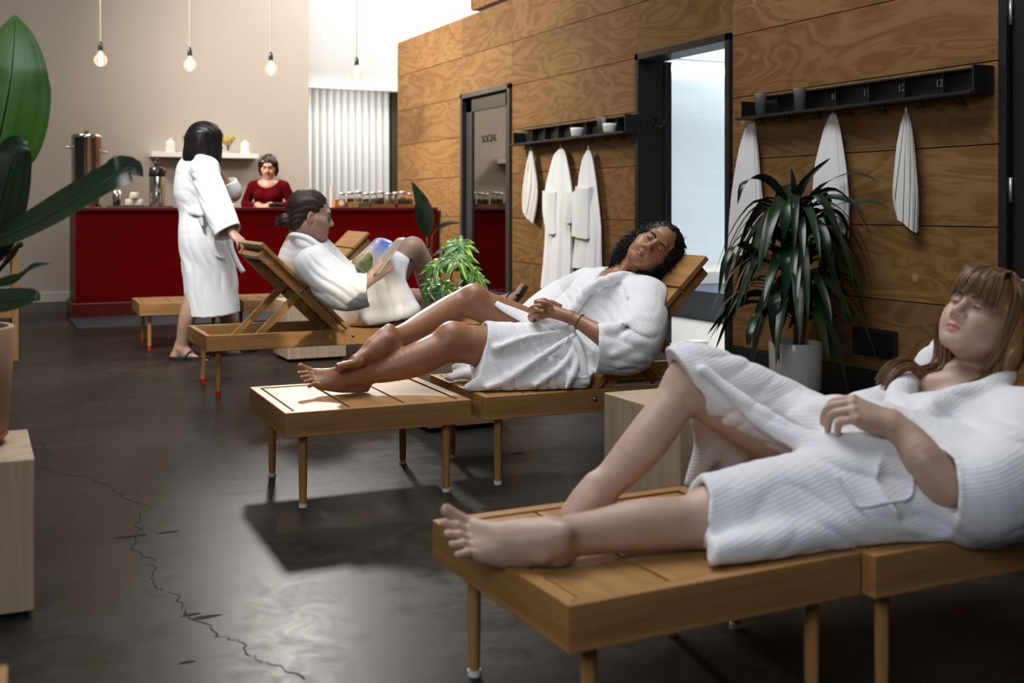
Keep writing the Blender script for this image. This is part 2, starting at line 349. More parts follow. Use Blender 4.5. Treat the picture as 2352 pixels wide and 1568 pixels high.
def dup(root, loc, rz, label=None, group=None, cat=None):
    r = root.copy(); COL.objects.link(r); r.location = [float(x) for x in loc]; r.rotation_euler = (0, 0, rz)
    if label: r['label'] = label
    if group: r['group'] = group
    FR[r.name] = (np.array(loc, float), rz)
    for ch in list(root.children):
        c = ch.copy(); COL.objects.link(c); c.parent = r; FR[c.name] = FR[r.name]
        for g in ch.children:
            d = g.copy(); COL.objects.link(d); d.parent = c; FR[d.name] = FR[r.name]
    return r
def struct(o): o['kind'] = 'structure'; return o
def bez(pts, n):
    pts = np.asarray(pts, float); t = np.linspace(0, 1, n)[:, None]; k = len(pts)-1
    return sum(math.comb(k, i)*(1-t)**(k-i)*t**i*pts[i] for i in range(k+1))
def cr(pts, n):                            # Catmull-Rom through points
    p = np.asarray(pts, float); p = np.vstack([2*p[0]-p[1], p, 2*p[-1]-p[-2]]); out = []
    for x in np.linspace(0, len(p)-3-1e-9, n):
        i = int(x); t = x-i; a, b, c, d = p[i:i+4]
        out.append(0.5*((2*b)+(c-a)*t+(2*a-5*b+4*c-d)*t*t+(3*b-a-3*c+d)*t**3))
    return np.array(out)
def split(m, name, mat, par, bevel=.0025, smooth=False, local=True):     # every piece of the builder as a part of its own
    off = 0
    for v in m.v:
        fs = [[i-off for i in q] for q in m.f if off <= q[0] < off+len(v)]; mesh(name, v, fs, mat, par, smooth, np.zeros((len(v), 2)), None, local, bevel); off += len(v)
# ================================================================ setting
VW = 4.487                                   # plane of the plywood wall
def rect_box(lo, hi): m = MB(); m.box(lo, hi); return m
struct(rect_box((-6, -3, -0.1), (9.5, 16, 0)).build('floor', M['concrete']))
struct(rect_box((-6, -3, 5.7), (9.5, 16, 5.8)).build('ceiling', M['ceiling_paint']))
struct(rect_box((-6, 13.23, 0), (3.61, 13.43, 5.7)).build('wall_back', M['wall_white']))
struct(rect_box((-6.1, -3, 0), (-6, 16, 5.7)).build('wall_left', M['wall_white']))
struct(rect_box((-6, 13.205, 0), (3.6, 13.229, 0.105)).build('baseboard_back', M['white_trim'], bevel=0.004))
struct(rect_box((3.4, 14.2, 2.56), (9.5, 14.36, 5.7)).build('wall_header', M['white_paint']))
struct(rect_box((3.3, 15.6, 0), (9.5, 15.8, 2.7)).build('wall_recess', M['white_paint']))
struct(rect_box((9.4, 9.0, 0), (9.5, 16, 5.7)).build('wall_far_right', M['white_paint']))
# tall fluted screen under the header
m = MB(); v0, v1, n = 3.80, 5.06, 13
pts = []
for i in range(n*8+1):
    ph = (i % 8)/8; v = v0+(v1-v0)*i/(n*8)
    pts.append((v, 14.50-0.075*math.sqrt(max(0, 1-(2*ph-1)**2))))
m.grid([[(v, u, z) for v, u in pts] for z in (0.0, 2.62)])
m.box((v0, 14.52, 0), (v1, 14.56, 2.62))
tag(m.build('fluted_screen', M['white_paint'], smooth=False), 'tall white fluted screen standing behind the end of the red bar', 'screen')
struct(rect_box((5.075, 14.42, 0), (5.5, 14.5, 2.56)).build('trim_7', plain('gap_shade', (.035, .026, .014), .7)))  # dark brown box filling the gap beside the screen, standing in for its shade
# plywood wall with door openings
D1, D2, D3 = (9.43, 10.60), (6.07, 7.24), (2.70, 3.92)       # door extents along the wall
seams = [0.125, 0.526, 0.931, 1.336, 1.741, 2.146, 2.551, 2.95]
cols = [(12.55, 10.60), (10.60, 9.43), (9.43, 7.24), (7.24, 6.07), (6.07, 3.92), (3.92, 2.70), (2.70, 0.4)]
m = MB(); bk = MB(); g = 0.003
for b, a in cols:
    door = any(abs(a-d[0]) < .01 and abs(b-d[1]) < .01 for d in (D1, D2, D3))
    for z0, z1 in zip(seams[:-1], seams[1:]):
        if door and z1 < 2.2: continue
        e0, e1 = (g*0.5 if abs(a-9.43) > .01 or z0 < 2.1 else 0.001), g*0.5
        m.box((VW, a+g*.4, z0+g), (VW+0.02, b-g*.4, z1-g))
    bk.box((VW+0.018, a, 2.15 if door else 0), (VW+0.20, b, 2.945))
m.box((VW+0.004, 12.55-0.001, 0.125), (VW+0.2, 12.556, 2.95))
wr = struct(m.build('wall_right', M['plywood'])); 
for k in range(1):
    o = bk.build('wall_core', M['black_trim'], wr)
m = MB(); m.box((4.93, 8.5, 3.18), (7.5, 11.4, 4.6)); m.box((4.925, 11.37, 3.2), (5.4, 11.41, 4.6))
struct(m.build('wall_upper', M['plywood']))
m = MB()
for b, a in ((12.55, 10.60), (9.43, 7.24), (6.07, 3.92), (2.70, 0.4)): m.box((VW-0.014, a, 0), (VW+0.02, b, 0.122))
struct(m.build('baseboard_right', M['black_trim'], bevel=0.003))
# --- doors
def door_frame(n, a, b, top, mat, d0=-0.03, d1=0.2, w=0.05):
    m = MB()
    m.box((VW+d0, a, 0), (VW+d1, a+w, top)); m.box((VW+d0, b-w, 0), (VW+d1, b, top)); m.box((VW+d0, a, top-w), (VW+d1, b, top))
    return struct(m.build(n, M[mat], bevel=0.004))
# door 1: glazed, closed
d = door_frame('door_1', *D1, 2.17, 'dark_frame')
m = MB(); a, b = D1[0]+.055, D1[1]-.055; s = 0.13
m.box((VW+.02, a, .01), (VW+.06, a+s, 2.11)); m.box((VW+.02, b-s, .01), (VW+.06, b, 2.11))
m.box((VW+.02, a, 1.98), (VW+.06, b, 2.11)); m.box((VW+.02, a, .01), (VW+.06, b, .22))
leaf1 = m.build('door_leaf', M['dark_frame'], d, bevel=0.003)
m = MB(); m.box((VW+.036, a+s, .22), (VW+.044, b-s, 1.98)); m.build('door_glass', M['door_glass'], leaf1)
m = MB()
for z in (1.75, 1.1, 0.35): m.tube([(VW+.012, a+.004, z-.06), (VW+.012, a+.004, z+.06)], .009, 8)
m.build('hinge', M['steel_brushed'], d, smooth=True)
# painted word on the door glass (blurred in the photo to a pale bar of letters)
def text_mesh(name, s, size, mat, par, origin, ux, uz, ext=0.0008, align='CENTER'):
    cu = bpy.data.curves.new(name, 'FONT'); cu.body = s; cu.size = size; cu.align_x = align; cu.extrude = ext
    o = bpy.data.objects.new(name, cu); COL.objects.link(o); bpy.context.view_layer.update()
    me = bpy.data.meshes.new_from_object(o.evaluated_get(bpy.context.evaluated_depsgraph_get()))
    n = len(me.vertices); co_ = np.empty(n*3, np.float32); me.vertices.foreach_get('co', co_); co_ = co_.reshape(-1, 3)
    fs = [list(p.vertices) for p in me.polygons]
    COL.objects.unlink(o); bpy.data.objects.remove(o); bpy.data.curves.remove(cu)
    ux, uz = np.array(ux, float), np.array(uz, float); un = np.cross(ux, uz)
    v = np.asarray(origin)+co_[:, :1]*ux+co_[:, 1:2]*uz+co_[:, 2:3]*un
    return mesh(name, v, fs, mat, par)
text_mesh('lettering', 'SOCIAL', 0.105, M['dark_metal'], leaf1, (VW+.034, 10.02, 1.66), (0, -1, 0), (0, 0, 1))
# small cedar room behind the glazed door
m = MB(); m.box((VW+.21, 9.38, 0), (5.85, 9.42, 2.5)); m.box((VW+.21, 11.2, 0), (5.85, 11.25, 2.5)); m.box((5.85, 9.38, 0), (5.9, 11.25, 2.5)); m.box((VW+.21, 9.38, 2.5), (5.9, 11.25, 2.55))
struct(m.build('wall_sauna', M['wood_y']))
m = MB(); m.box((5.2, 9.45, .42), (5.82, 11.18, .48)); m.box((5.24, 9.45, .004), (5.30, 11.18, .42))
tag(m.build('sauna_bench', M['wood_y']), 'wooden bench inside the dim room behind the glazed door', 'bench')
# door 2: open doorway, black reveal
d = door_frame('door_2', *D2, 2.17, 'black_paint')
m = MB(); m.box((VW+.2, D2[1]-.06, 0), (VW+.26, D2[1]-.02, 2.12)); m.build('door_stop', M['black_paint'], d)
hk = thing('coat_hook', 'small black double coat hook on the dark reveal of the open doorway', 'hook', (VW+.12, D2[1]-.055, 1.66))
m = MB(); o = np.array([VW+.12, D2[1]-.055, 1.66]); m.box(o-[.012, .004, .03], o+[.012, .004, .035])
m.build('backplate', M['dark_metal'], hk, bevel=.003)
for s_ in (-1, 1):
    m = MB(); m.tube(cr([o+[0, -.005, -.02], o+[.02*s_, -.03, -.035], o+[.04*s_, -.04, -.02], o+[.045*s_, -.042, .0]], 9), .005, 8); m.ball(o+[.045*s_, -.042, .003], .008); m.build('prong', M['dark_metal'], hk, smooth=True)
m = MB(); m.tube(cr([o+[0, -.005, .02], o+[0, -.03, .03], o+[0, -.04, .055]], 7), .005, 8); m.ball(o+[0, -.04, .058], .008); m.build('prong', M['dark_metal'], hk, smooth=True)
# daylit room beyond the open doorway
m = MB(); m.box((5.92, 10.3, .3), (9.4, 10.5, 3.6)); struct(m.build('wall_beyond', M['block_blue']))
m = MB(); m.box((9.3, 4.0, 0), (9.4, 10.5, 3.6)); struct(m.build('wall_beyond_side', M['block_blue']))
m = MB(); m.box((VW+.2, 4.2, 0), (9.4, 10.3, .004)); struct(m.build('floor_beyond', M['pale_tile']))
m = MB(); m.box((5.93, 8.05, 0), (9.3, 10.29, .27)); m.box((5.93, 8.02, .005), (9.3, 8.05, .045))
struct(m.build('trim_1', M['blue_dado']))
m = MB(); m.box((5.93, 9.2, .27), (9.3, 10.29, .40)); struct(m.build('trim_2', M['white_trim'], bevel=.01))
m = MB()
for k in range(40): m.box((5.8+.05*k, 7.62, .004), (5.83+.05*k, 7.78, .012))
tag(m.build('floor_grate', M['steel_brushed']), 'narrow pale floor grating in the tiled room past the open doorway', 'grate')
p = PU(1590, 160, 10.27); m = MB(); m.tube([p-[.62, 0, 0], p+[.62, 0, 0]], .028, 12)
lt = thing('tube_light', 'bright horizontal tube lamp on the pale block wall past the doorway', 'lamp', p)
m.build('tube', M['tube_lit'], lt, smooth=True); m = MB(); m.box(p-[.6, -.028, .02], p+[.6, .029, .02]); m.build('backing_rail', M['white_trim'], lt)
q = PV(1590, 110, 6.2); m = MB(); m.box((VW+.3, 6.3, 2.3), (9.0, 6.5, 2.5)); m.box((VW+.3, 8.9, 2.42), (9.0, 8.97, 2.6)); struct(m.build('trim_3', M['block_blue']))
o = PZ(1600, 788, .03); m = MB(); m.box(o-[.07, .05, .026], o+[.07, .05, .02]); bx_ = tag(m.build('floor_outlet', M['white_paint'], bevel=.006), 'small pale box on the tiles beyond the open doorway', 'outlet')
m = MB(); m.ball(o+[-.03, -.051, -.002], .008); m.build('socket', M['black_plastic'], bx_)
# door 3: black, at the right edge
d = door_frame('door_3', *D3, 2.17, 'black_paint')
m = MB(); m.box((VW+.005, D3[0]+.05, .01), (VW+.05, D3[1]-.055, 2.115)); m.build('door_leaf', M['black_paint'], d, bevel=.003)
m = MB()
for z in (1.96, 1.11, .3): m.tube([(VW-.006, D3[1]-.055, z-.06), (VW-.006, D3[1]-.055, z+.06)], .009, 8)
m.build('hinge', M['steel_brushed'], d, smooth=True)
# vent low on the wall
vt = thing('wall_vent', 'black louvred vent low on the plywood wall behind the white plant pot', 'vent', (VW, 4.77, .28))
m = MB(); m.box((VW-.012, 4.60, .205), (VW-.001, 4.94, .36)); m.build('frame', M['black_trim'], vt, bevel=.003)
m = MB()
for k in range(9): m.box((VW-.022, 4.63, .222+k*.014), (VW-.012, 4.91, .228+k*.014))
m.build('louvre', M['black_plastic'], vt)
# floor cracks, joint and scuffs
def ribbon(px, w):
    pts = [PZ(x, y, 0) for x, y in px]; m = MB(); rows = []
    pp = []
    for a, b in zip(pts[:-1], pts[1:]):
        for t in np.linspace(0, 1, 7)[:-1]: pp.append(a+(b-a)*t+np.append(RNG.normal(0, .006, 2), 0))
    pp.append(pts[-1]); pp = np.array(pp); T = np.gradient(pp, axis=0); T /= np.linalg.norm(T, axis=1)[:, None]
    N = np.stack([-T[:, 1], T[:, 0], 0*T[:, 0]], 1); ww = w*(.5+RNG.random(len(pp)))[:, None]
    m.grid(np.stack([pp-N*ww, pp+N*ww], 1)+[0, 0, .0006]); return m
m = ribbon([(85, 1070), (140, 1088), (200, 1094), (255, 1118), (280, 1142), (345, 1166)], .0016)
for c in ([(318, 1180), (316, 1215), (306, 1260), (350, 1282), (356, 1315), (352, 1340), (372, 1356)], [(395, 1360), (425, 1395), (432, 1412), (480, 1440), (500, 1455), (560, 1478), (578, 1510), (640, 1530), (700, 1560)], [(88, 1010), (115, 1040)]):
    k = ribbon(c, .0018); m.add(np.concatenate(k.v), k.f)
struct(m.build('trim_4', M['crack']))
m = MB()
for x, y, l in ((305, 1230, .05), (383, 1222, .035), (474, 1416, .035), (437, 1411, .025), (430, 1520, .02), (625, 1022, .03), (1075, 1033, .04), (1190, 1040, .03)):
    c = PZ(x, y, .0007); k = 9
    m.add([c]+[c+np.array([l*cos(2*PI*i/k)*(.8+.4*RNG.random()), .3*l*sin(2*PI*i/k)*(.6+.8*RNG.random()), 0]) for i in range(k)], [(0, i+1, (i+1) % k+1) for i in range(k)])
struct(m.build('trim_5', M['crack']))
k = ribbon([(-40, 808), (150, 800), (300, 796), (420, 791), (700, 775)], .006); struct(k.build('trim_6', M['crack']))
# ================================================================ bar
CU, CL, CR, CT = 11.22, .855, 4.45, 1.025
ct = thing('bar_counter', 'long red glazed brick bar counter with dark red top', 'bar counter', ((CL+CR)/2, CU+.35, 0))
m = MB(); m.box((CL, CU, .12), (CR, CU+.7, CT-.035)); m.build('body', M['red_tile'], ct)
m = MB(); m.box((CL-.03, CU-.03, 0), (CR, CU+.7, .135)); m.build('plinth', M['red_gloss'], ct, bevel=.006)
m = MB(); m.box((CL-.03, CU-.04, CT-.035), (CR, CU+.74, CT)); m.build('countertop', M['red_gloss'], ct, bevel=.006)
m = MB(); a = PZ(172, 757, 0); m.box((a[0]+.02, a[1], .001), (3.9, CU-.06, .012)); tag(m.build('floor_mat', M['mat_rubber']), 'long dark rubber mat on the floor along the red bar', 'mat')
# --- things on the bar
def on_bar(px, U): q = PU(px, 470, U); return np.array([q[0], U, CT])
tr = lambda px0, px1, U, lab: tag(rect_box(on_bar(px0, U)+[0, -.12, .001], on_bar(px1, U)+[0, .12, .014]).build('serving_tray', M['black_plastic'], bevel=.004), lab, 'tray')
tr(248, 336, 11.5, 'dark tray under the tumbler and white cups on the bar'); tr(336, 394, 11.5, 'dark drip tray under the pump flask on the bar')
c = on_bar(199, 11.62); ur = thing('drinks_urn', 'tall polished steel drinks urn with side handles on the bar', 'urn', c)
m = MB(); m.lathe([(0, 0), (.138, 0), (.140, .01), (.140, .66), (.143, .665), (.143, .69), (.136, .70), (.10, .708), (0, .712)], c, 40); m.build('body', M['steel'], ur, smooth=False)
for pol in bpy.data.objects['body.001'].data.polygons if 'body.001' in bpy.data.objects else []: pol.use_smooth = True
m = MB(); m.lathe([(0, .712), (.018, .714), (.022, .735), (0, .742)], c, 14); m.build('knob', M['black_plastic'], ur, smooth=True)
for s_, z in ((-1, .57), (1, .53)):
    m = MB(); m.tube([c+[s_*.13, -.03, z], c+[s_*.19, -.04, z+.005]], .011, 8); m.build('handle', M['steel_brushed'], ur, smooth=True)
m = MB(); m.box(c+[.03, -.19, .20], c+[.075, -.13, .34]); m.tube([c+[.052, -.17, .2], c+[.052, -.19, .14]], .014, 8); m.build('tap', M['black_plastic'], ur, bevel=.004)
c = on_bar(361, 11.5)+[0, 0, .015]; fl = thing('pump_flask', 'steel pump flask with black top on the dark drip tray', 'flask', c)
m = MB(); m.lathe([(0, 0), (.074, 0), (.076, .01), (.076, .29), (.07, .30), (0, .30)], c, 32); m.build('body', M['steel'], fl, smooth=True)
m = MB(); m.lathe([(.078, .285), (.08, .30), (.074, .37), (.05, .385), (0, .386)], c, 28); m.build('pump_head', M['black_plastic'], fl, smooth=True)
m = MB(); m.tube([c+[-.015, 0, .38], c+[-.012, 0, .44]], .012, 10); m.ball(c+[-.004, -.004, .452], .017); m.build('plunger', M['black_plastic'], fl, smooth=True)
m = MB(); m.tube(cr([c+[.03, -.05, .35], c+[.05, -.09, .36], c+[.055, -.11, .325]], 7), .013, 8); m.build('spout', M['black_plastic'], fl, smooth=True)
m = MB(); A = [-.35+.1*i for i in range(8)]
m.grid([[c+np.array([.0775*sin(a), -.0775*cos(a), z]) for a in A] for z in (.13, .165)]); m.build('paper_label', M['paper'], fl)
c = on_bar(268, 11.5)+[0, 0, .015]; m = MB(); m.lathe([(0, .004), (.030, .004), (.033, 0), (.043, .15), (.041, .15), (.031, .012), (0, .012)], c, 24)
tag(m.build('tumbler', M['steel'], smooth=True), 'tall steel tumbler on the tray left of the white cups', 'tumbler')
cup_prof = [(0, 0), (.034, 0), (.042, .01), (.048, .05), (.049, .066), (.046, .066), (.041, .012), (0, .012)]
def cup(c, flip, lab, s=1.0, mat='ceramic', grp=None, cat='cup'):
    m = MB(); pr = [(r*s, (.066-z if flip else z)*s) for r, z in cup_prof]; m.lathe(pr[::-1] if flip else pr, c, 24)
    return tag(m.build('cup', M[mat], smooth=True), lab, cat, grp)
for px, dz, lab in ((297, 0, 'upturned white cup, lower left of the stack by the pump flask'), (319, 0, 'upturned white cup, lower right of the stack beside the pump flask'), (309, .0675, 'white cup resting on top of the two upturned cups')):
    cup(on_bar(px, 11.5)+[0, 0, .015+dz], True, lab, 1.0, 'ceramic_cream', 'cups stacked on the bar')
c = on_bar(531, 11.5); m = MB(); m.lathe([(0, 0), (.03, 0), (.038, .02), (.03, .042), (0, .046)], c, 20); tag(m.build('small_bowl', M['ceramic'], smooth=True), 'tiny white lidded dish on the bar right of the standing guest', 'dish')
m = MB(); c = on_bar(632, 11.55); m.box(c+[-.06, -.05, .001], c+[.07, .05, .045]); tag(m.build('card_reader', M['black_plastic'], bevel=.012), 'small dark device under the hands of the person in red', 'device')
# jars of tea along the right end of the bar
def make_jar(c, s, cont, lab):
    t = thing('tea_jar', lab, 'jar', c, 0, 'tea jars on the bar')
    m = MB(); m.lathe([(0, .002), (.034*s, .002), (.037*s, .008), (.037*s, .115*s), (.031*s, .13*s), (.031*s, .14*s), (.029*s, .14*s), (.029*s, .13*s), (.035*s, .114*s), (.035*s, .009), (0, .006)], c, 18); m.build('glass_body', M['glass'], t, smooth=True)
    m = MB(); m.lathe([(0, .008), (.0335*s, .010), (.0338*s, .085*s), (.02*s, .092*s), (0, .094*s)], c, 14); m.build('contents', cont, t, smooth=True)
    m = MB(); m.lathe([(0, .139*s), (.034*s, .139*s), (.035*s, .156*s), (.02*s, .162*s), (0, .163*s)], c, 18); m.build('lid', M['steel_brushed'], t, smooth=True)
    return t
tea = [plain('tea_%d' % i, c, .8) for i, c in enumerate(((.22, .10, .03), (.30, .20, .06), (.10, .05, .03), (.16, .03, .015), (.05, .03, .02), (.28, .15, .05), (.08, .09, .03)))]
jl = ['pale stubby', 'golden', 'red speckled', 'light brown', 'dark brown', 'amber', 'rust red', 'greenish', 'dark', 'tan']
where = ['tea jar, first from the small wooden box', 'tea jar, second from the small wooden box', 'tea jar, third from the small wooden box', 'tea jar, fourth from the small wooden box', 'tea jar, fifth from the small wooden box', 'tea jar, fifth from the big leaf', 'tea jar, fourth from the big leaf', 'tea jar, third from the big leaf', 'tea jar, second from the big leaf', 'tea jar, last of the row by the big leaf']
for i, px in enumerate((786, 805, 823, 841, 858, 875, 892, 909, 925, 941)):
    make_jar(on_bar(px, 11.66+.02*(i % 2))+[0, 0, 0], .98+.06*(i % 3), tea[(i*3+1) % 7], jl[i]+' '+where[i])
c = on_bar(779, 11.42); t = thing('wooden_box', 'small wooden box with a round white badge at the left of the jars', 'box', c)
m = MB(); m.box(c+[-.06, -.045, 0], c+[.06, .045, .085]); m.build('body', M['wood_x'], t, bevel=.004)
m = MB(); m.lathe([(0, 0), (.028, 0), (.028, .003), (0, .003)], (0, 0, 0), 20); vv = np.concatenate(m.v); vv = np.stack([vv[:, 0], -vv[:, 2], vv[:, 1]], 1)+c+[0.01, -.045, .045]
mesh('badge', vv, m.f, M['ceramic'], t)
for px, w, col, lab in ((809, .06, tea[1], 'low tan box of tea bags in front of the jars'), (836, .055, tea[6], 'low olive box of tea bags right of the tan one')):
    c = on_bar(px, 11.42); m = MB(); m.box(c+[-w, -.04, 0], c+[w, .04, .055]); tag(m.build('tea_box', col, bevel=.003), lab, 'box')
for px, w, lab in ((877, .17, 'thin pinkish slab of labels in front of the middle jars'), (929, .12, 'thin pinkish slab of labels near the big leaf on the bar')):
    c = on_bar(px, 11.42); m = MB(); m.box(c+[-w, -.03, 0], c+[w, .03, .022]); m.box(c+[-w, -.031, .022], c+[w, -.02, .034]); tag(m.build('label_strip', tea[0], bevel=.002), lab, 'label strip')
c = on_bar(762, 11.5); m = MB(); m.box(c+[-.012, -.01, 0], c+[.012, .01, .22]); tag(m.build('menu_card', M['white_paint']), 'narrow white upright card on the bar behind the man', 'card')
# white shelf on the back wall
sl, sr = PU(345, 355, 13.1)[0], PU(590, 358, 13.1)[0]
m = MB(); m.box((sl, 12.99, 1.585), (sr, 13.229, 1.64)); tag(m.build('wall_shelf', M['white_paint'], bevel=.003), 'white floating shelf on the back wall above the bar', 'shelf')
for px, lab in ((391, 'white capped bottle at the left of the wall shelf'), (563, 'white capped bottle at the right of the wall shelf')):
    c = PU(px, 345, 13.1); c[2] = 1.641; t = thing('white_bottle', lab, 'bottle', c, 0, 'white bottles on the wall shelf')
    m = MB(); m.lathe([(0, 0), (.048, 0), (.05, .005), (.05, .105), (.045, .125), (.02, .135), (0, .135)], c, 24); m.build('body', M['ceramic'], t, smooth=True)
    m = MB(); m.lathe([(.02, .134), (.022, .15), (.015, .156), (0, .157)], c, 16); m.build('cap', M['ceramic'], t, smooth=True)
pet = plain('petal_yellow', (.50, .36, .03), .7); dry = plain('petal_dry', (.36, .26, .13), .8); stalk = plain('stalk', (.10, .11, .03), .7)
for px, col, lab in ((524, pet, 'glass bud vase with dried yellow flowers on the wall shelf'), (434, dry, 'bud vase with dry beige stems behind the standing guest')):
    c = PU(px, 345, 13.1); c[2] = 1.641; t = thing('bud_vase', lab, 'vase', c)
    m = MB(); m.lathe([(0, .001), (.018, .001), (.02, .03), (.012, .07), (.015, .085), (.013, .085), (.010, .07), (.017, .03), (0, .004)], c, 16); m.build('vase', M['glass'], t, smooth=True)
    ms, mf = MB(), MB()
    for k in range(16):
        a, e = RNG.random()*6.28, .02+.065*RNG.random(); tip = c+[e*cos(a), e*sin(a)*.7, .13+.07*RNG.random()]
        ms.tube([c+[0, 0, .01], c+[e*.3*cos(a), 0, .09], tip], .002, 5)
        for j in range(3): mf.ball(tip+RNG.normal(0, .008, 3), (.008, .008, .014), 6)
    ms.build('stems', stalk, t); mf.build('blossoms', col, t, smooth=True)
# pendants
for i, (px, py) in enumerate(((231, 138), (436, 152), (622, 156), (819, 170))):
    c = PU(px, py, 11.6); c[2] = 2.45
    t = thing('pendant_lamp', ['leftmost globe bulb pendant on a long cord, above the steel urn', 'globe bulb pendant on a long cord above the standing guest', 'globe bulb pendant on a long cord above the person in red', 'rightmost globe bulb pendant, before the bright white wall'][i], 'pendant lamp', c, 0, 'globe pendants over the bar')
    m = MB(); m.tube([c+[0, 0, .17], c+[0, 0, 5.7-2.45]], .006, 8); m.build('cord', M['rope'], t)
    m = MB(); m.lathe([(0, .175), (.010, .175), (.022, .15), (.024, .10), (.020, .085), (0, .085)], c, 18); m.build('socket', M['black_plastic'], t, smooth=True)
    m = MB(); pr = [(.0635*sin(a), -.0635*cos(a)) for a in np.linspace(0, 2.55, 18)]+[(.022, .075), (.018, .092)]; m.lathe(pr, c, 28); m.build('bulb', M['bulb_glass'], t, smooth=True)
    m = MB(); r_ = .016
    for k in range(5):
        a = 2*PI*k/5; m.tube([c+[r_*.4*cos(a), r_*.4*sin(a), .05], c+[r_*cos(a), r_*sin(a), -.02], c+[r_*cos(a+.6), r_*sin(a+.6), .045]], .0022, 6)
    m.build('filament', M['filament'], t)
# ================================================================ wall racks
def rack(a, b, n, z0, z1, nums, label):
    """a > b: extents along the wall; compartments counted from the far end"""
    t = thing('cubby_rack', label, 'rack', (VW, (a+b)/2, z0)); d = .135; x0 = VW-d
    m = MB(); m.box((x0-.02, b, z0-.016), (VW-.001, a+.03, z0)); m.box((x0+.06, b, z1), (VW-.001, a-.06, z1+.010)); m.box((VW-.012, b, z0), (VW-.001, a, z1)); m.build('carcass', M['black_paint'], t, bevel=.002)
    m = MB(); w = (a-b)/n
    for k in range(n+1):
        y = a-k*w; m.box((VW-.062 if k else x0+.01, y-.004, z0), (VW-.012, y+.004, z1-.012 if k == 0 else z1))
    split(m, 'divider', M['black_paint'], t, 0, local=False)
    m = MB(); m.box((x0-.004, b-.006, z0-.016), (VW-.001, b+.006, z1+.012)); m.build('end_panel', M['black_paint'], t, bevel=.002)
    for k, s_ in nums:
        y = a-(k+.74)*w; text_mesh('number', s_, .052, M['number_paint'], t, (VW-.0135, y, z0+.055), (0, -1, 0), (0, 0, 1))
    hs = []
    for k in range(n):
        y = a-(k+.5)*w; o = np.array([VW-.07, y, z0-.016]); m = MB()
        m.tube([o, o-[0, 0, .03]], .004, 8)
        for s_ in (-1, 1): m.tube(cr([o-[0, 0, .02], o+[-.004, .014*s_, -.038], o+[-.008, .026*s_, -.034], o+[-.010, .032*s_, -.018]], 8), .0032, 8)
        m.build('hook', M['dark_metal'], t, smooth=True); hs.append(o-[0, 0, .035])
    return hs
def fix(px, py):                              # along-wall coordinate of a rack-front pixel
    return PV(px, py, VW-.135)[1]
ra, rb = fix(1700, 260), fix(2236, 200)
HR = rack(ra, rb, 7, 1.592, 1.705, [(k, str(8+k)) for k in range(1, 7)], 'long black cubby rack with painted numbers on the plywood wall at right')
la, lb = fix(1177, 325), fix(1436, 280)
HL = rack(la, lb, 8, 1.592, 1.705, [(k, str(1+k)) for k in range(8)], 'black cubby rack with cups between the glazed door and the open doorway')
def tumb(px, lab):
    c = PV(px, 240, VW-.118); c[2] = 1.593; m = MB(); m.lathe([(0, .004), (.026, .004), (.028, 0), (.038, .125), (.040, .127), (.036, .125), (.027, .012), (0, .012)], c, 24)
    tag(m.build('tumbler', M['steel_matte'], smooth=True), lab, 'tumbler', 'steel tumblers in the racks')
tumb(1747, 'steel tumbler in the numbered rack, nearest the open doorway'); tumb(1837, 'steel tumbler in the numbered rack beside number 10'); tumb(1382, 'steel tumbler in the left rack beside the white cup')
for px, lab in ((1325, 'white cup in the middle of the left cubby rack'), (1400, 'white cup right of the steel tumbler in the left rack')):
    c = PV(px, 295, VW-.105); c[2] = 1.593; cup(c, False, lab, 1.1)
# ================================================================ loungers and footstools
HT, TH, WD = .337, .086, .61
def legs(t, xs, ys, cap):
    for x in xs:
        for y in ys:
            m = MB(); m.tube([(x, y, .012), (x, y, .1), (x, y, HT-.03)], [.0125, .0145, .0155], 14); l = m.build('leg', M['wood_z'], t, smooth=False, local=True)
            m = MB(); m.tube([(x, y, 0), (x, y, .03 if cap == 'red_rubber' else .013)], .0148, 14); m.build('foot_cap', M[cap], l, local=True)
def make_stool(label, cap):
    t = thing('footstool', label, 'footstool', (0, 0, 0), 0, 'slatted wooden footstools'); L = .675
    m = MB(); e = .034
    m.hexa([(0, 0, HT-TH), (L, 0, HT-TH), (L-e, e, HT-TH), (e, e, HT-TH)], [(0, 0, HT), (L, 0, HT), (L-e, e, HT), (e, e, HT)])
    m.hexa([(e, WD-e, HT-TH), (L-e, WD-e, HT-TH), (L, WD, HT-TH), (0, WD, HT-TH)], [(e, WD-e, HT), (L-e, WD-e, HT), (L, WD, HT), (0, WD, HT)])
    split(m, 'side_rail', M['wood_x'], t)
    m = MB()
    m.hexa([(0, 0, HT-TH), (e, e, HT-TH), (e, WD-e, HT-TH), (0, WD, HT-TH)], [(0, 0, HT), (e, e, HT), (e, WD-e, HT), (0, WD, HT)])
    m.hexa([(L-e, e, HT-TH), (L, 0, HT-TH), (L, WD, HT-TH), (L-e, WD-e, HT-TH)], [(L-e, e, HT), (L, 0, HT), (L, WD, HT), (L-e, WD-e, HT)])
    split(m, 'end_rail', M['wood_y'], t)
    m = MB(); g = .009; w = (L-2*e-4*g)/3
    for k in range(3): m.box((e+g+k*(w+g), e+.006, HT-.028), (e+g+k*(w+g)+w, WD-e-.006, HT-.003))
    split(m, 'top_board', M['wood_y'], t)
    m = MB(); m.box((e-.002, .28, HT-.05), (L-e+.002, .33, HT-.029)); m.build('cross_bar', M['wood_x'], t, local=True)
    legs(t, (.075, L-.075), (.06, WD-.06), cap); return t
HX, BL, BA = .455, .715, math.radians(44.4)
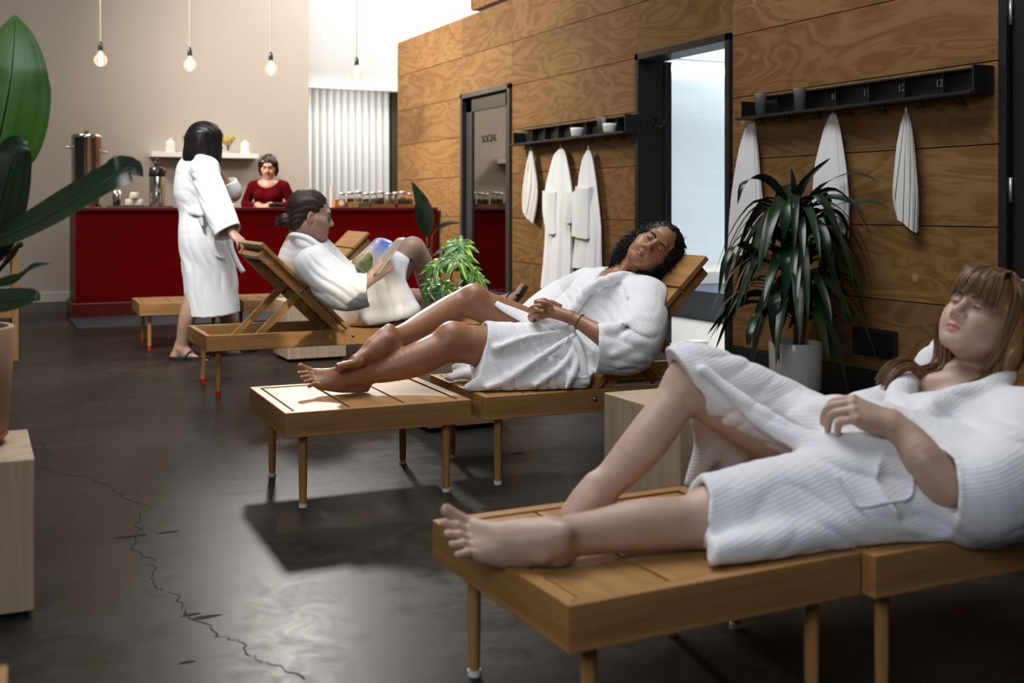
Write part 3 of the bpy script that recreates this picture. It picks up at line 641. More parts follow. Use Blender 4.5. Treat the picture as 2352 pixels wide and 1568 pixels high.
def make_lounger(label, cap):
    t = thing('sun_lounger', label, 'lounger', (0, 0, 0), 0, 'wooden loungers with raised backrests'); L = 1.26; e = .03
    m = MB()
    for y0, y1 in ((0, e), (WD-e, WD)): m.box((0, y0, HT-TH), (L, y1, HT))
    split(m, 'side_rail', M['wood_x'], t)
    m = MB(); m.box((.0005, e, HT-TH), (e, WD-e, HT)); m.box((L-e, e, HT-TH), (L-.0005, WD-e, HT)); m.box((HX-.03, e, HT-TH), (HX-.005, WD-e, HT-.03))
    split(m, 'end_rail', M['wood_y'], t)
    m = MB(); g = .009; w = (HX-e-4*g)/3
    for k in range(3): m.box((e+g+k*(w+g), e+.004, HT-.025), (e+g+k*(w+g)+w, WD-e-.004, HT-.001))
    split(m, 'seat_board', M['wood_y'], t)
    # backrest
    cs, sn = cos(BA), sin(BA); R = np.array([[cs, 0, -sn], [0, 1, 0], [sn, 0, cs]]); o = np.array([HX, 0, HT-.02])
    m = MB(); g = .010; w = (BL-3*g)/4
    y0 = .034; m.box((-.02, y0, -.050), (BL-.03, y0+.030, -.0005), R, o); y0 = WD-.064; m.box((-.02, y0, -.050), (BL-.03, y0+.030, -.0005), R, o)
    m.box((BL-.075, .034, -.045), (BL-.045, WD-.034, -.010), R, o)
    bk = m.build('backrest', M['wood_x'], t, local=True, bevel=.002)
    m = MB()
    for k in range(4): m.box((k*(w+g)+.004, .012, .0), (k*(w+g)+w+.004, WD-.012, .022), R, o)
    split(m, 'backrest_board', M['wood_y'], bk)
    # props
    top = o+R@np.array([.36, 0, -.03])
    for y in (.075, WD-.075-.026):
        b = np.array([1.02, 0, HT-TH+.012]); d = b-top; ln = np.linalg.norm(d); d /= ln; nrm = np.array([-d[2], 0, d[0]]); R2 = np.stack([d, [0, 1, 0], nrm], 1)
        m = MB(); m.box((-.03, y, -.02), (ln, y+.026, .02), R2, top); m.build('prop', M['wood_x'], t, local=True, bevel=.002)
    m = MB()
    for y in (-.004, WD+.004):
        m.ball((HX-.01, y, HT-.035), .010, 10)
    for y in (.030, WD-.030): m.ball(o+R@np.array([.37, y, -.024]), .009, 10)
    split(m, 'bolt', M['bolt'], t, 0, True)
    m = MB()
    for y0 in (e, WD-e-.02): m.box((HX+.05, y0, HT-TH+.002), (L-e, y0+.02, HT-TH+.02))
    split(m, 'ledge', M['wood_x'], t, 0)
    legs(t, (.075, L-.075), (.06, WD-.06), cap); return t
def frame(origin, phi): return np.append(W(origin[0], origin[1], 0)[:2], 0), phi-ANG
# frames as measured: near foot corner (right, depth) and heading of the long axis
FB = (-.0975, 4.123), math.atan2(.396, .918)
FBs = (-.7615, 3.80), math.atan2(.276, .6157)
FA = (.7207, 2.2466), math.atan2(.436, .90)
FAs = (.0996, 1.967), math.atan2(.311, .611)
aC = math.atan2(.419, .908); dC = np.array([.908, .419]); nC = np.array([-.419, .908]); C0 = np.array([-1.639, 6.07])
FC = tuple(C0+dC*1.26+nC*WD), aC+PI
FCs = tuple(C0+dC*1.31), aC
aD = math.atan2(.396, .918); dD = np.array([cos(aD), sin(aD)]); D0 = np.array([-2.66, 8.08])
FDs = tuple(D0), aD
FD = tuple(D0+dD*.735), aD
st = make_stool('wooden footstool in a patch of light under crossed bare feet', 'white_paint'); l_, r_ = frame(*FBs); st.location = l_; st.rotation_euler.z = r_; FR[st.name] = (l_, r_)
lo = make_lounger('wooden lounger under the dark curly haired woman in a white robe', 'white_paint'); l_, r_ = frame(*FB); lo.location = l_; lo.rotation_euler.z = r_; FR[lo.name] = (l_, r_)
dup(st, *frame(*FAs), 'nearest wooden footstool, in the shade, under bare feet'); dup(lo, *frame(*FA), 'nearest wooden lounger, under the woman with long brown hair')
sr_ = make_stool('red capped footstool under the outstretched foot of the reading man', 'red_rubber'); l_, r_ = frame(*FCs); sr_.location = l_; sr_.rotation_euler.z = r_; FR[sr_.name] = (l_, r_)
lr_ = make_lounger('red footed lounger under the man reading a magazine', 'red_rubber'); l_, r_ = frame(*FC); lr_.location = l_; lr_.rotation_euler.z = r_; FR[lr_.name] = (l_, r_)
dup(sr_, *frame(*FDs), 'empty red capped footstool before the bar, behind the standing guest'); dup(lr_, *frame(*FD), 'empty lounger nearest the bar with raised backrest')
q = PZ(18, 1524, HT); ph = aD
l_ = q-np.append(W(*(np.array([cos(ph), sin(ph)])*.675+np.array([-sin(ph), cos(ph)])*WD), 0)[:2], HT)
dup(st, l_, ph-ANG, 'footstool corner just showing at the lower left edge')
# ================================================================ block tables
def block(name, label, corner, phi, wx, wy, h, mat='wood_pale'):
    c, rz = frame(corner, phi); t = thing(name, label, 'side table', c, rz, 'solid pale wood block tables')
    m = MB(); m.box((0, 0, .02), (wx, wy, h)); m.build('block', M[mat], t, local=True, bevel=.004)
    m = MB(); m.box((.02, .02, 0), (wx-.02, wy-.02, .02)); m.build('toe_base', M['black_trim'], t, local=True); return t
def campos(px, py, z): Y = (H-z)*FPX/(py-HZ); return np.array([(px-CXP)/FPX*Y, Y])
u_ = np.array([cos(ANG), sin(ANG)]); w_ = np.array([-sin(ANG), cos(ANG)])
c = campos(1387, 901, .45); block('block_table', 'pale wood block table between the two women on loungers', c-w_*.42, ANG, .42, .42, .45)
c = campos(661, 833, 0); block('block_table', 'pale wood block table behind the raised back of the reading man', c, ANG, .40, .40, .40)
c = campos(80, 1420, 0); block('block_table', 'pale wood block under the large clay plant pot at the left edge', c-u_*.42, ANG, .42, .42, .40)
c = np.array([(985-CXP)/FPX*5.15, 5.15]); block('block_table', 'pale wood block under the variegated plant in a black pot', c, ANG, .40, .36, .42)
c = np.array([.90, 4.95]); 
# rack of wooden rails at the far left
t = thing('wooden_stand', 'tall light wood stand with rails at the far left edge', 'stand', np.append(W(-3.4, 7.55, 0)[:2], 0), -ANG+ANG)
b = np.append(W((35-CXP)/FPX*7.55, 7.55, 0)[:2], 0)
for dx, dy in ((0, 0), (0, .38), (-.5, 0), (-.5, .38)):
    m = MB(); m.box(b+[dx-.02, dy, 0], b+[dx+.02, dy+.03, .74]); m.build('post', M['wood_z'], t, bevel=.004)
for z in (.68, .29):
    m = MB()
    for dy in (0.005, .385): m.box(b+[-.5, dy, z], b+[-.02, dy+.02, z+.05])
    for dx in (-.5, 0): m.box(b+[dx-.012, .03, z], b+[dx+.012, .38, z+.05])
    m.box(b+[-.49, .03, z+.03], b+[-.02, .38, z+.05]); m.build('shelf', M['wood_x'], t, bevel=.003)
m = MB(); c = b+[-.24, .16, .34]; m.box(c-[.12, .1, -.003], c+[.12, .1, .16]); tag(m.build('folded_towels', M['terry'], bevel=.03), 'folded white towels on the lower shelf of the wooden stand', 'towels')
# ================================================================ sculpting kit: smooth unions on a grid, meshed as one skin
def unit(v): v = np.asarray(v, float); return v/np.linalg.norm(v)
class Sdf:
    BIG = 0.12
    def __init__(s): s.p = []; s.att = {}
    def _add(s, fn, lo, hi, k, op): s.p.append((fn, np.asarray(lo, float), np.asarray(hi, float), k, op))
    def cap(s, a, b, ra, rb=None, k=.02, op='+', flat=None):
        a, b = np.asarray(a, float), np.asarray(b, float); rb = ra if rb is None else rb
        ab = b-a; L2 = max(ab@ab, 1e-12)
        if flat is not None: fn_n, fs = unit(flat[0]), flat[1]
        def f(X, Y, Z):
            px, py, pz = X-a[0], Y-a[1], Z-a[2]
            t = np.clip((px*ab[0]+py*ab[1]+pz*ab[2])/L2, 0, 1)
            qx, qy, qz = px-t*ab[0], py-t*ab[1], pz-t*ab[2]
            if flat is not None:
                c = (qx*fn_n[0]+qy*fn_n[1]+qz*fn_n[2])*(1/fs-1)
                qx, qy, qz = qx+c*fn_n[0], qy+c*fn_n[1], qz+c*fn_n[2]
                r = ra+(rb-ra)*t; l = np.sqrt(qx*qx+qy*qy+qz*qz)
                return (l-r)*(min(1, fs) if fs < 1 else 1)
            return np.sqrt(qx*qx+qy*qy+qz*qz)-(ra+(rb-ra)*t)
        R = max(ra, rb)*(max(1, flat[1]) if flat is not None else 1)
        s._add(f, np.minimum(a, b)-R, np.maximum(a, b)+R, k, op); return s
    def chain(s, pts, rs, k=.02, op='+', flat=None):      # a tapering limb along a smooth path
        pts = np.asarray(pts, float); rs = np.full(len(pts), float(rs)) if np.isscalar(rs) else np.asarray(rs, float)
        if len(pts) == 2: return s.cap(pts[0], pts[1], rs[0], rs[1], k, op, flat)
        q = cr(np.column_stack([pts, rs]), (len(pts)-1)*5+1); q[:, 3] = np.maximum(q[:, 3], rs.min()*.9)
        if flat is not None: fn_n, fs = unit(flat[0]), flat[1]
        def f(X, Y, Z):
            D = None
            for i in range(len(q)-1):
                a, ab = q[i, :3], q[i+1, :3]-q[i, :3]; L2 = max(ab@ab, 1e-12)
                px, py, pz = X-a[0], Y-a[1], Z-a[2]
                t = np.clip((px*ab[0]+py*ab[1]+pz*ab[2])/L2, 0, 1)
                qx, qy, qz = px-t*ab[0], py-t*ab[1], pz-t*ab[2]
                if flat is not None:
                    c = (qx*fn_n[0]+qy*fn_n[1]+qz*fn_n[2])*(1/fs-1); qx, qy, qz = qx+c*fn_n[0], qy+c*fn_n[1], qz+c*fn_n[2]
                d = np.sqrt(qx*qx+qy*qy+qz*qz)-(q[i, 3]+(q[i+1, 3]-q[i, 3])*t)
                D = d if D is None else np.minimum(D, d)
            return D*(flat[1] if flat is not None and flat[1] < 1 else 1)
        R = q[:, 3].max()*(max(1, flat[1]) if flat is not None else 1)
        s._add(f, q[:, :3].min(0)-R, q[:, :3].max(0)+R, k, op); return s
    def ell(s, c, r, R=None, k=.02, op='+'):
        c = np.asarray(c, float); r = np.asarray(r, float); R = np.eye(3) if R is None else np.asarray(R, float)
        def f(X, Y, Z):
            p = (X-c[0], Y-c[1], Z-c[2])
            q = [p[0]*R[0, i]+p[1]*R[1, i]+p[2]*R[2, i] for i in range(3)]
            k0 = np.sqrt(sum((q[i]/r[i])**2 for i in range(3))); k1 = np.sqrt(sum((q[i]/r[i]**2)**2 for i in range(3)))+1e-9
            return k0*(k0-1)/k1
        e = np.abs(R)@r; s._add(f, c-e, c+e, k, op); return s
    def rbox(s, c, h, R=None, r=.01, k=.01, op='+'):
        c = np.asarray(c, float); h = np.asarray(h, float)-r; R = np.eye(3) if R is None else np.asarray(R, float)
        def f(X, Y, Z):
            p = (X-c[0], Y-c[1], Z-c[2])
            q = [np.abs(p[0]*R[0, i]+p[1]*R[1, i]+p[2]*R[2, i])-h[i] for i in range(3)]
            o = np.sqrt(sum(np.maximum(x, 0)**2 for x in q)); return o+np.minimum(np.maximum(np.maximum(q[0], q[1]), q[2]), 0)-r
        e = np.abs(R)@(h+r); s._add(f, c-e, c+e, k, op); return s
    def cut(s, p, n, c=None, rad=None, k=.004):        # remove what lies beyond plane (p, n), optionally only near c
        p = np.asarray(p, float); n = unit(n)
        def f(X, Y, Z):
            d = (X-p[0])*n[0]+(Y-p[1])*n[1]+(Z-p[2])*n[2]
            if c is not None:
                q = np.sqrt((X-c[0])**2+(Y-c[1])**2+(Z-c[2])**2)-rad
                return np.maximum(-d, q)
            return -d
        lo, hi = ((np.asarray(c)-rad, np.asarray(c)+rad) if c is not None else ([-99]*3, [99]*3))
        s._add(f, lo, hi, k, '-'); return s
    def disp(s, fn, c=None, rad=None):
        lo, hi = ((np.asarray(c)-rad, np.asarray(c)+rad) if c is not None else ([-99]*3, [99]*3))
        s._add(fn, lo, hi, 0, 'd'); return s
    def merge(s, o, k=.003):                 # union with another sculpt without blending the two together
        lo, hi = o.bounds(); s.p.append((o, lo, hi, k, 'm')); 
        for n, l in o.att.items(): s.att.setdefault(n, []).extend(l)
        return s
    def solid(s, fr, kind):                  # keep out of a lounger or footstool standing in frame fr
        loc, rz = fr; c_, n_ = cos(rz), sin(rz); L = .675 if kind == 'stool' else 1.26; cs, sn = cos(BA), sin(BA)
        def f(X, Y, Z):
            dx, dy = X-loc[0], Y-loc[1]; x = dx*c_+dy*n_; y = -dx*n_+dy*c_
            flat = np.maximum(Z-(HT+.0025), np.maximum(HT-.12-Z, np.maximum(-x, x-(L if kind == 'stool' else HX+.02))))
            if kind != 'stool':
                q = -(x-HX)*sn+(Z-HT+.02)*cs; r = (x-HX)*cs+(Z-HT+.02)*sn
                bk = np.maximum(np.maximum(q-.0255, -.075-q), np.maximum(-r, r-BL)); flat = np.minimum(flat, bk)
            return np.maximum(flat, np.maximum(-.003-y, y-WD-.003))
        s._add(f, [loc[0]-1.5, loc[1]-1.5, 0], [loc[0]+1.5, loc[1]+1.5, 1.2], .003, '-'); return s
    def bounds(s):
        l = [(a, b) for f, a, b, k, op in s.p if op in '+m']
        return np.min([a for a, b in l], 0), np.max([b for a, b in l], 0)
    def eval(s, lo, hi, h):
        lo = np.asarray(lo, float); n = np.ceil((np.asarray(hi)-lo)/h).astype(int)+1
        F = np.full(n, s.BIG, np.float32)
        for f, a, b, k, op in s.p:
            m = k+3*h+(.02 if op in '+m' else 0)
            i0 = np.clip(np.floor((a-m-lo)/h).astype(int), 0, n); i1 = np.clip(np.ceil((b+m-lo)/h).astype(int)+1, 0, n)
            if np.any(i1 <= i0): continue
            if op == 'm':
                sl = tuple(slice(x, y) for x, y in zip(i0, i1)); l0 = lo+h*i0; d = f.eval(l0, l0+h*(i1-i0-1), h); G = F[sl]; d = d[:G.shape[0], :G.shape[1], :G.shape[2]]
                hh = np.maximum(k-np.abs(G-d), 0)/max(k, 1e-6); F[sl] = np.minimum(G, d)-hh*hh*k*.25; continue
            ax = [(lo[i]+h*np.arange(i0[i], i1[i])).astype(np.float32) for i in range(3)]
            X, Y, Z = ax[0][:, None, None], ax[1][None, :, None], ax[2][None, None, :]
            sl = tuple(slice(x, y) for x, y in zip(i0, i1)); G = F[sl]; d = f(X, Y, Z)
            if op == '+':
                hh = np.maximum(k-np.abs(G-d), 0)/max(k, 1e-6); F[sl] = np.minimum(G, d)-hh*hh*k*.25
            elif op == '-':
                d = -d; hh = np.maximum(k-np.abs(G-d), 0)/max(k, 1e-6); F[sl] = np.maximum(G, d)+hh*hh*k*.25
            else: F[sl] = G+d
        return F
    def surface(s, h, fine=()):
        lo, hi = s.bounds(); V, Q = nets(s.eval(lo-4*h, hi+4*h, h), lo-4*h, h)
        if not fine: return V, Q
        cen = V[Q].mean(1); keep = np.ones(len(Q), bool)
        for a, b, hf in fine:
            a, b = np.asarray(a), np.asarray(b); keep &= ~np.all((cen > a+1.3*h) & (cen < b-1.3*h), 1)
        Vs, Qs, n = [V], [Q[keep]], len(V)
        for i, (a, b, hf) in enumerate(fine):
            a, b = np.asarray(a), np.asarray(b)
            v, q = nets(s.eval(a-3*hf, b+3*hf, hf), a-3*hf, hf)
            if len(q) == 0: continue
            c = v[q].mean(1); kk = np.all((c > a) & (c < b), 1)
            for a2, b2, h2 in fine[:i]: kk &= ~np.all((c > np.asarray(a2)+2*hf) & (c < np.asarray(b2)-2*hf), 1)
            Vs.append(v); Qs.append(q[kk]+n); n += len(v)
        V, Q = np.concatenate(Vs), np.concatenate(Qs)
        used = np.zeros(len(V), bool); used[Q.ravel()] = True; mp = np.cumsum(used)-1
        return V[used], mp[Q]
    def mask(s, name, c, r, R=None, soft=.4): s.att.setdefault(name, []).append((np.asarray(c, float), np.asarray(r, float), np.eye(3) if R is None else np.asarray(R), soft))
    def build(s, name, mat, par, h=.005, fine=(), extra=None):
        V, Q = s.surface(h, fine); at = {}
        for k, l in s.att.items():
            a = np.zeros(len(V))
            for c, r, R, soft in l:
                d = np.sqrt(((((V-c)@R)/r)**2).sum(1)); a = np.maximum(a, np.clip((1-d)/soft, 0, 1))
            at[k] = a
        if extra is not None:
            ev, ef = np.concatenate(extra.v), extra.f
            q = np.array([list(x)+[x[-1]]*(4-len(x)) if len(x) < 4 else list(x)[:4] for x in ef if len(x) <= 4])+len(V)
            V = np.concatenate([V, ev]); Q = [list(x) for x in Q]+[list(dict.fromkeys(x)) for x in q.tolist()]
            at = {k: np.append(a, np.zeros(len(ev))) for k, a in at.items()}
        return mesh(name, V, Q, mat, par, True, None, at)
def nets(F, lo, h):
    S_ = F < 0; nx, ny, nz = F.shape
    cnt = np.zeros((nx-1, ny-1, nz-1), np.uint8)
    offs = [(i, j, k) for i in (0, 1) for j in (0, 1) for k in (0, 1)]
    for i, j, k in offs: cnt += S_[i:nx-1+i, j:ny-1+j, k:nz-1+k]
    idx = np.argwhere((cnt > 0) & (cnt < 8))
    if len(idx) == 0: return np.zeros((0, 3)), np.zeros((0, 4), int)
    ids = np.full(cnt.shape, -1, np.int32); ids[idx[:, 0], idx[:, 1], idx[:, 2]] = np.arange(len(idx))
    val = np.stack([F[idx[:, 0]+i, idx[:, 1]+j, idx[:, 2]+k] for i, j, k in offs], 1)
    P_ = np.zeros((len(idx), 3)); C_ = np.zeros(len(idx)); o = np.array(offs, float)
    for a in range(8):
        for b in range(a+1, 8):
            if np.abs(o[a]-o[b]).sum() != 1: continue
            x = (val[:, a] < 0) != (val[:, b] < 0); t = np.where(x, val[:, a]/(val[:, a]-val[:, b]+1e-20), 0)
            P_ += np.where(x[:, None], o[a]+t[:, None]*(o[b]-o[a]), 0); C_ += x
    V = lo+h*(idx+P_/C_[:, None]); Q = []
    for ax in range(3):
        sl0 = [slice(None)]*3; sl1 = [slice(None)]*3; sl0[ax] = slice(0, -1); sl1[ax] = slice(1, None)
        e = S_[tuple(sl0)] != S_[tuple(sl1)]; p = np.argwhere(e); o1, o2 = [(1, 2), (2, 0), (0, 1)][ax]
        ok = (p[:, o1] > 0) & (p[:, o2] > 0) & (p[:, o1] < F.shape[o1]-1) & (p[:, o2] < F.shape[o2]-1); p = p[ok]
        d1 = np.zeros(3, int); d1[o1] = 1; d2 = np.zeros(3, int); d2[o2] = 1
        g = lambda r: ids[r[:, 0], r[:, 1], r[:, 2]]
        q = np.stack([g(p-d1-d2), g(p-d2), g(p), g(p-d1)], 1)
        fl = S_[p[:, 0], p[:, 1], p[:, 2]]; q[~fl] = q[~fl][:, ::-1]; Q.append(q)
    return V, np.concatenate(Q)
def fr3(a, b):                              # right-handed frame: columns (left, forward, up) from up and forward hints
    u = unit(a); f = np.asarray(b, float); f = unit(f-u*(u@f)); return np.stack([np.cross(u, f), f, u], 1)
def folds(dirn, along, amp, freq, warp=1.0, seed=0, c=None, rad=None, soft=.08):
    """cloth creases: ridges across dirn, wandering along 'along'; faded towards the edge of the sphere (c, rad)"""
    d, a = unit(dirn), unit(along); r = np.random.default_rng(seed); ph = r.random(6)*6.28; nn = unit(np.cross(d, a))
    def f(X, Y, Z):
        u = X*d[0]+Y*d[1]+Z*d[2]; v = X*a[0]+Y*a[1]+Z*a[2]; w = X*nn[0]+Y*nn[1]+Z*nn[2]
        t = freq*(u+warp*(.020*np.sin(9*v+ph[0])+.012*np.sin(21*v+7*w+ph[1])+.012*np.sin(13*w+ph[2])))
        y = .5*np.sin(t)+.3*np.sin(1.7*t+2.2*v*6+ph[3])+.25*np.sin(.6*t+ph[4])
        y = amp*(1-np.abs(y)**.8*1.6)*(.65+.35*np.sin(11*v+ph[5]))
        if c is not None:
            q = np.sqrt((X-c[0])**2+(Y-c[1])**2+(Z-c[2])**2); y = y*np.clip((rad-q)/soft, 0, 1)
        return y
    return f
def head(B, c, R, s=1.0, male=False, closed=True, mouth=0.0, ears=True, full=True):
    """adds a face and skull; c = centre between the ears at eye level, R columns = (left, forward, up)"""
    T = lambda x, y, z: c+R@(np.array([x, y, z])*s)
    k = s
    B.ell(T(0, -.012, .036), np.array([.073, .094, .082])*s, R, .02*k)
    B.ell(T(0, .030, -.040), np.array([.058, .058, .074])*s, R, .035*k)
    for x in (-1, 1):
        B.cap(T(.050*x, .008, -.060), T(.022*x, .066, -.096), .018*s, .014*s, .03*k)
        B.cap(T(.046*x, .052, -.026), T(.058*x, .020, -.018), .020*s, .018*s, .03*k)
        B.ell(T(.028*x, .064, -.055), np.array([.024, .024, .028])*s, R, .025*k)
    B.ell(T(0, .073, -.100), np.array([.020, .017, .016])*s*(1.15 if male else 1), R, .025*k)
    B.cap(T(-.034, .078, .024), T(.034, .078, .024), .011*s, .011*s, .022*k)
    for x in (-1, 1):
        B.ell(T(.031*x, .094, .003), np.array([.017, .015, .0125])*s, R, .016*k, '-')
        B.ell(T(.031*x, .0705, .002), np.array([.0155, .0150, .0135])*s, R, .003*k)
        if closed: B.cap(T(.019*x, .0855, -.0030), T(.043*x, .0815, -.0035), .0016*s, .0016*s, .0012, '-')
        B.cap(T(.017*x, .084, .0125), T(.045*x, .0775, .0120), .0022*s, .002*s, .003*k)
    B.chain([T(0, .083, .014), T(0, .094, -.010), T(0, .106, -.031)], [.0080*s, .0095*s, .0128*s], .012*k)
    for x in (-1, 1):
        B.ell(T(.0125*x, .094, -.0375), np.array([.0098, .0115, .0092])*s, R, .007*k)
        B.ell(T(.0068*x, .1015, -.0455), np.array([.0042, .006, .0045])*s, R, .002, '-')
    B.cap(T(-.004, .0885, -.050), T(-.005, .0895, -.060), .003*s, .003*s, .006); B.cap(T(.004, .0885, -.050), T(.005, .0895, -.060), .003*s, .003*s, .006)
    w = .023*s
    for x in (-1, 1):
        B.chain([T(.023*x, .0785, -.0695+mouth), T(.012*x, .0875, -.0650), T(.004*x, .0905, -.0638), T(0, .0900, -.0650)], [.0022*s, .0056*s, .0062*s, .0058*s], .005*k)
        B.chain([T(.021*x, .0785, -.0720+mouth), T(.011*x, .0865, -.0760), T(0, .0885, -.0768)], [.0025*s, .0064*s, .0074*s], .005*k)
        B.chain([T(.024*x, .0815, -.0705+mouth), T(.012*x, .0925, -.0705), T(0, .0955, -.0705)], [.0016*s, .0018*s, .0018*s], .0015, '-')
    B.mask('lip', T(0, .089, -.0705), np.array([.0245, .02, .0125])*s, R, .3)
    for x in (-1, 1): B.mask('flush', T(.042*x, .062, -.032), np.array([.03, .03, .024])*s, R, .9)
    B.mask('flush', T(0, .106, -.034), np.array([.02, .02, .016])*s, R, .8)
    if ears:
        for x in (-1, 1):
            Re = R@np.array([[cos(.35*x), -sin(.35*x), 0], [sin(.35*x), cos(.35*x), 0], [0, 0, 1]])
            B.ell(T(.077*x, -.012, -.012), np.array([.009, .019, .032])*s, Re, .006*k)
            B.ell(T(.087*x, -.006, -.010), np.array([.007, .010, .019])*s, Re, .004*k, '-')
            B.mask('flush', T(.08*x, -.012, -.012), np.array([.02, .03, .04])*s, R, .5)
    return T
def brows(par, T, R, mat, s=1.0, lash=True, name='eyebrow'):
    for x in (-1, 1):
        m = MB(); pts = cr([T(.012*x, .0915, .0165), T(.026*x, .0915, .0220), T(.040*x, .0850, .0228), T(.051*x, .0745, .0165)], 12)
        m.tube(pts, np.interp(np.linspace(0, 1, 12), [0, .3, .8, 1], [.0026, .0036, .0026, .0008])*s, 7); m.build(name, mat, par, smooth=True)
        if lash:
            m = MB(); m.tube(cr([T(.018*x, .0835, -.0030), T(.031*x, .0862, -.0045), T(.045*x, .0795, -.0030)], 9), [.0006, .0011, .0013, .0014, .0014, .0014, .0013, .0011, .0007], 6); m.build('eyelashes', M['brow'], par, smooth=True)
def hand(B, wr, xd, zd, side, bends, s=1.0, thumb=(.55, .35, .25), k=.007, spread=.0):
    """wr wrist, xd towards the fingers, zd out of the back of the hand, side +1 = thumb on the left of xd seen from the back"""
    x = unit(xd); z = unit(np.asarray(zd)-x*(x@np.asarray(zd))); y = np.cross(z, x)*side
    T = lambda a, b, c_: wr+s*(a*x+b*y+c_*z); tips = []
    kn = [(.086, .030, .004), (.090, .010, .008), (.086, -.010, .007), (.078, -.028, .003)]
    for (a, b, c_) in kn: B.cap(T(.012, b*.45, 0), T(a, b, c_-.004), .0150*s, .0112*s, .018*s)
    B.cap(T(0, .008, 0), T(0, -.010, 0), .0175*s, .0165*s, .02*s)
    B.cap(T(.02, .018, -.008), T(.045, .026, -.010), .014*s, .012*s, .015*s)
    B.cap(T(.03, -.022, -.008), T(.06, -.024, -.008), .010*s, .010*s, .015*s)
    ln = [(.040, .025, .021), (.045, .028, .022), (.042, .026, .022), (.033, .020, .019)]; rr = [.0092, .0094, .0089, .0080]
    for i in range(4):
        p = np.array(kn[i]); an = 0.0; az = spread*(1.5-i)+(.03 if i == 0 else -.05 if i == 3 else 0); pts = [p]
        bb = bends[i]
        for L, bd in zip(ln[i], bb):
            an += bd; p = p+L*np.array([cos(an)*cos(az), cos(an)*sin(az), -sin(an)]); pts.append(p)
        w = [T(*q) for q in pts]; r = rr[i]*s
        B.chain(w, [r*1.05, r, r*.93, r*.80], .0035*s if k is None else k*.45)
        tips.append((w[-1], w[-2], unit(np.cross(w[-1]-w[-2], y))*1.0))
    a, b, c_ = thumb; p0 = np.array([.022, .022, -.006]); d = unit(np.array([cos(a), sin(a), -c_])); p1 = p0+d*.040
    d2 = unit(d+np.array([.35, -.25*b*2, -.1])); p2 = p1+d2*.032; d3 = unit(d2+np.array([.3, -.25*b*2, -.1])); p3 = p2+d3*.024
    w = [T(*q) for q in (p0, p1, p2, p3)]; B.chain(w, [.0165*s, .0125*s, .0105*s, .0088*s], .008*s)
    tips.append((w[-1], w[-2], z)); return tips, T
def foot(B, an, xd, zd, side, s=1.0, curl=0.0, lift=0.0):
    """an ankle centre, xd towards toes, zd from sole to instep; side +1: big toe on the left of xd seen from above"""
    x = unit(xd); z = unit(np.asarray(zd)-x*(x@np.asarray(zd))); y = np.cross(z, x)*side
    T = lambda a, b, c_: an+s*(a*x+b*y+c_*z); R = np.stack([x, y, z], 1)
    B.ell(T(-.040, 0, -.048), np.array([.032, .029, .030])*s, R, .03*s)
    B.cap(T(-.040, 0, -.03), T(-.028, 0, .04), .020*s, .016*s, .03*s)
    B.cap(T(0, 0, 0), T(.035, .003, -.018), .034*s, .030*s, .03*s)
    B.cap(T(.03, .004, -.022), T(.118, .018, -.056), .030*s, .0185*s, .03*s)
    B.cap(T(.03, -.006, -.034), T(.108, -.022, -.062), .027*s, .0150*s, .03*s)
    B.cap(T(-.02, -.012, -.056), T(.09, -.026, -.066), .019*s, .015*s, .025*s)
    B.cap(T(.120, .024, -.062), T(.104, -.030, -.066), .0160*s, .0130*s, .014*s)
    for q in (1, -1): B.ell(T(-.004, .032*q, -.002+.006*q), np.array([.014, .009, .014])*s, R, .014*s)
    spec = [(.128, .028, .056, .0125), (.134, .008, .047, .0088), (.128, -.008, .041, .0083), (.120, -.022, .035, .0078), (.110, -.035, .030, .0075)]
    nails = []
    for i, (a, b, L, r) in enumerate(spec):
        c0 = -.064+lift*.0; p1 = np.array([a, b, c0]); up = lift-(.0 if i == 0 else curl)
        p2 = p1+np.array([L*.5, -.002*i, L*.5*up+(.006 if i else .0)]); p3 = p1+np.array([L, -.004*i, L*up-(.004 if i else 0)])
        B.cap(T(a-.02, b, c0+.002), T(*p2), r*1.05*s, r*.95*s, .006*s); B.cap(T(*p2), T(*p3), r*.95*s, r*s, .004*s)
        d = unit(p3-p2); n = np.array([-d[2], 0, d[0]]); nails.append((T(*(p3+n*r*.80+d*r*.25)), R@d, R@n, r*s))
        B.mask('flush', T(*p3), np.array([.016]*3)*s, R, .9)
    B.mask('flush', T(-.05, 0, -.055), np.array([.035]*3)*s, R, .9)
    return nails, T
def nail_mesh(par, nails, mat, name='toenail'):
    m = MB()
    for p, d, n, r in nails:
        t = np.cross(n, d); rows = []
        for i in range(5):
            a = (i/4-.5)*1.7; rows.append([p+t*r*.72*sin(a)+n*r*(.30*cos(a)-.20-.10*max(0, q)**2)+d*r*q*(1-.15*abs(sin(a))) for q in (-.85, -.3, .2, .55)])
        m.grid(rows)
    return m.build(name, mat, par, smooth=True)
def surf_pts(V, Q, n, seed=0):
    r = np.random.default_rng(seed); a, b, c = V[Q[:, 0]], V[Q[:, 1]], V[Q[:, 2]]
    N = np.cross(b-a, V[Q[:, 3]]-a); A = np.linalg.norm(N, axis=1); i = r.choice(len(Q), n, p=A/A.sum())
    w = r.random((n, 2)); p = V[Q[i, 0]]*(1-w[:, :1])*(1-w[:, 1:])+V[Q[i, 1]]*w[:, :1]*(1-w[:, 1:])+V[Q[i, 2]]*w[:, :1]*w[:, 1:]+V[Q[i, 3]]*(1-w[:, :1])*w[:, 1:]
    return p, N[i]/(A[i][:, None]+1e-12)
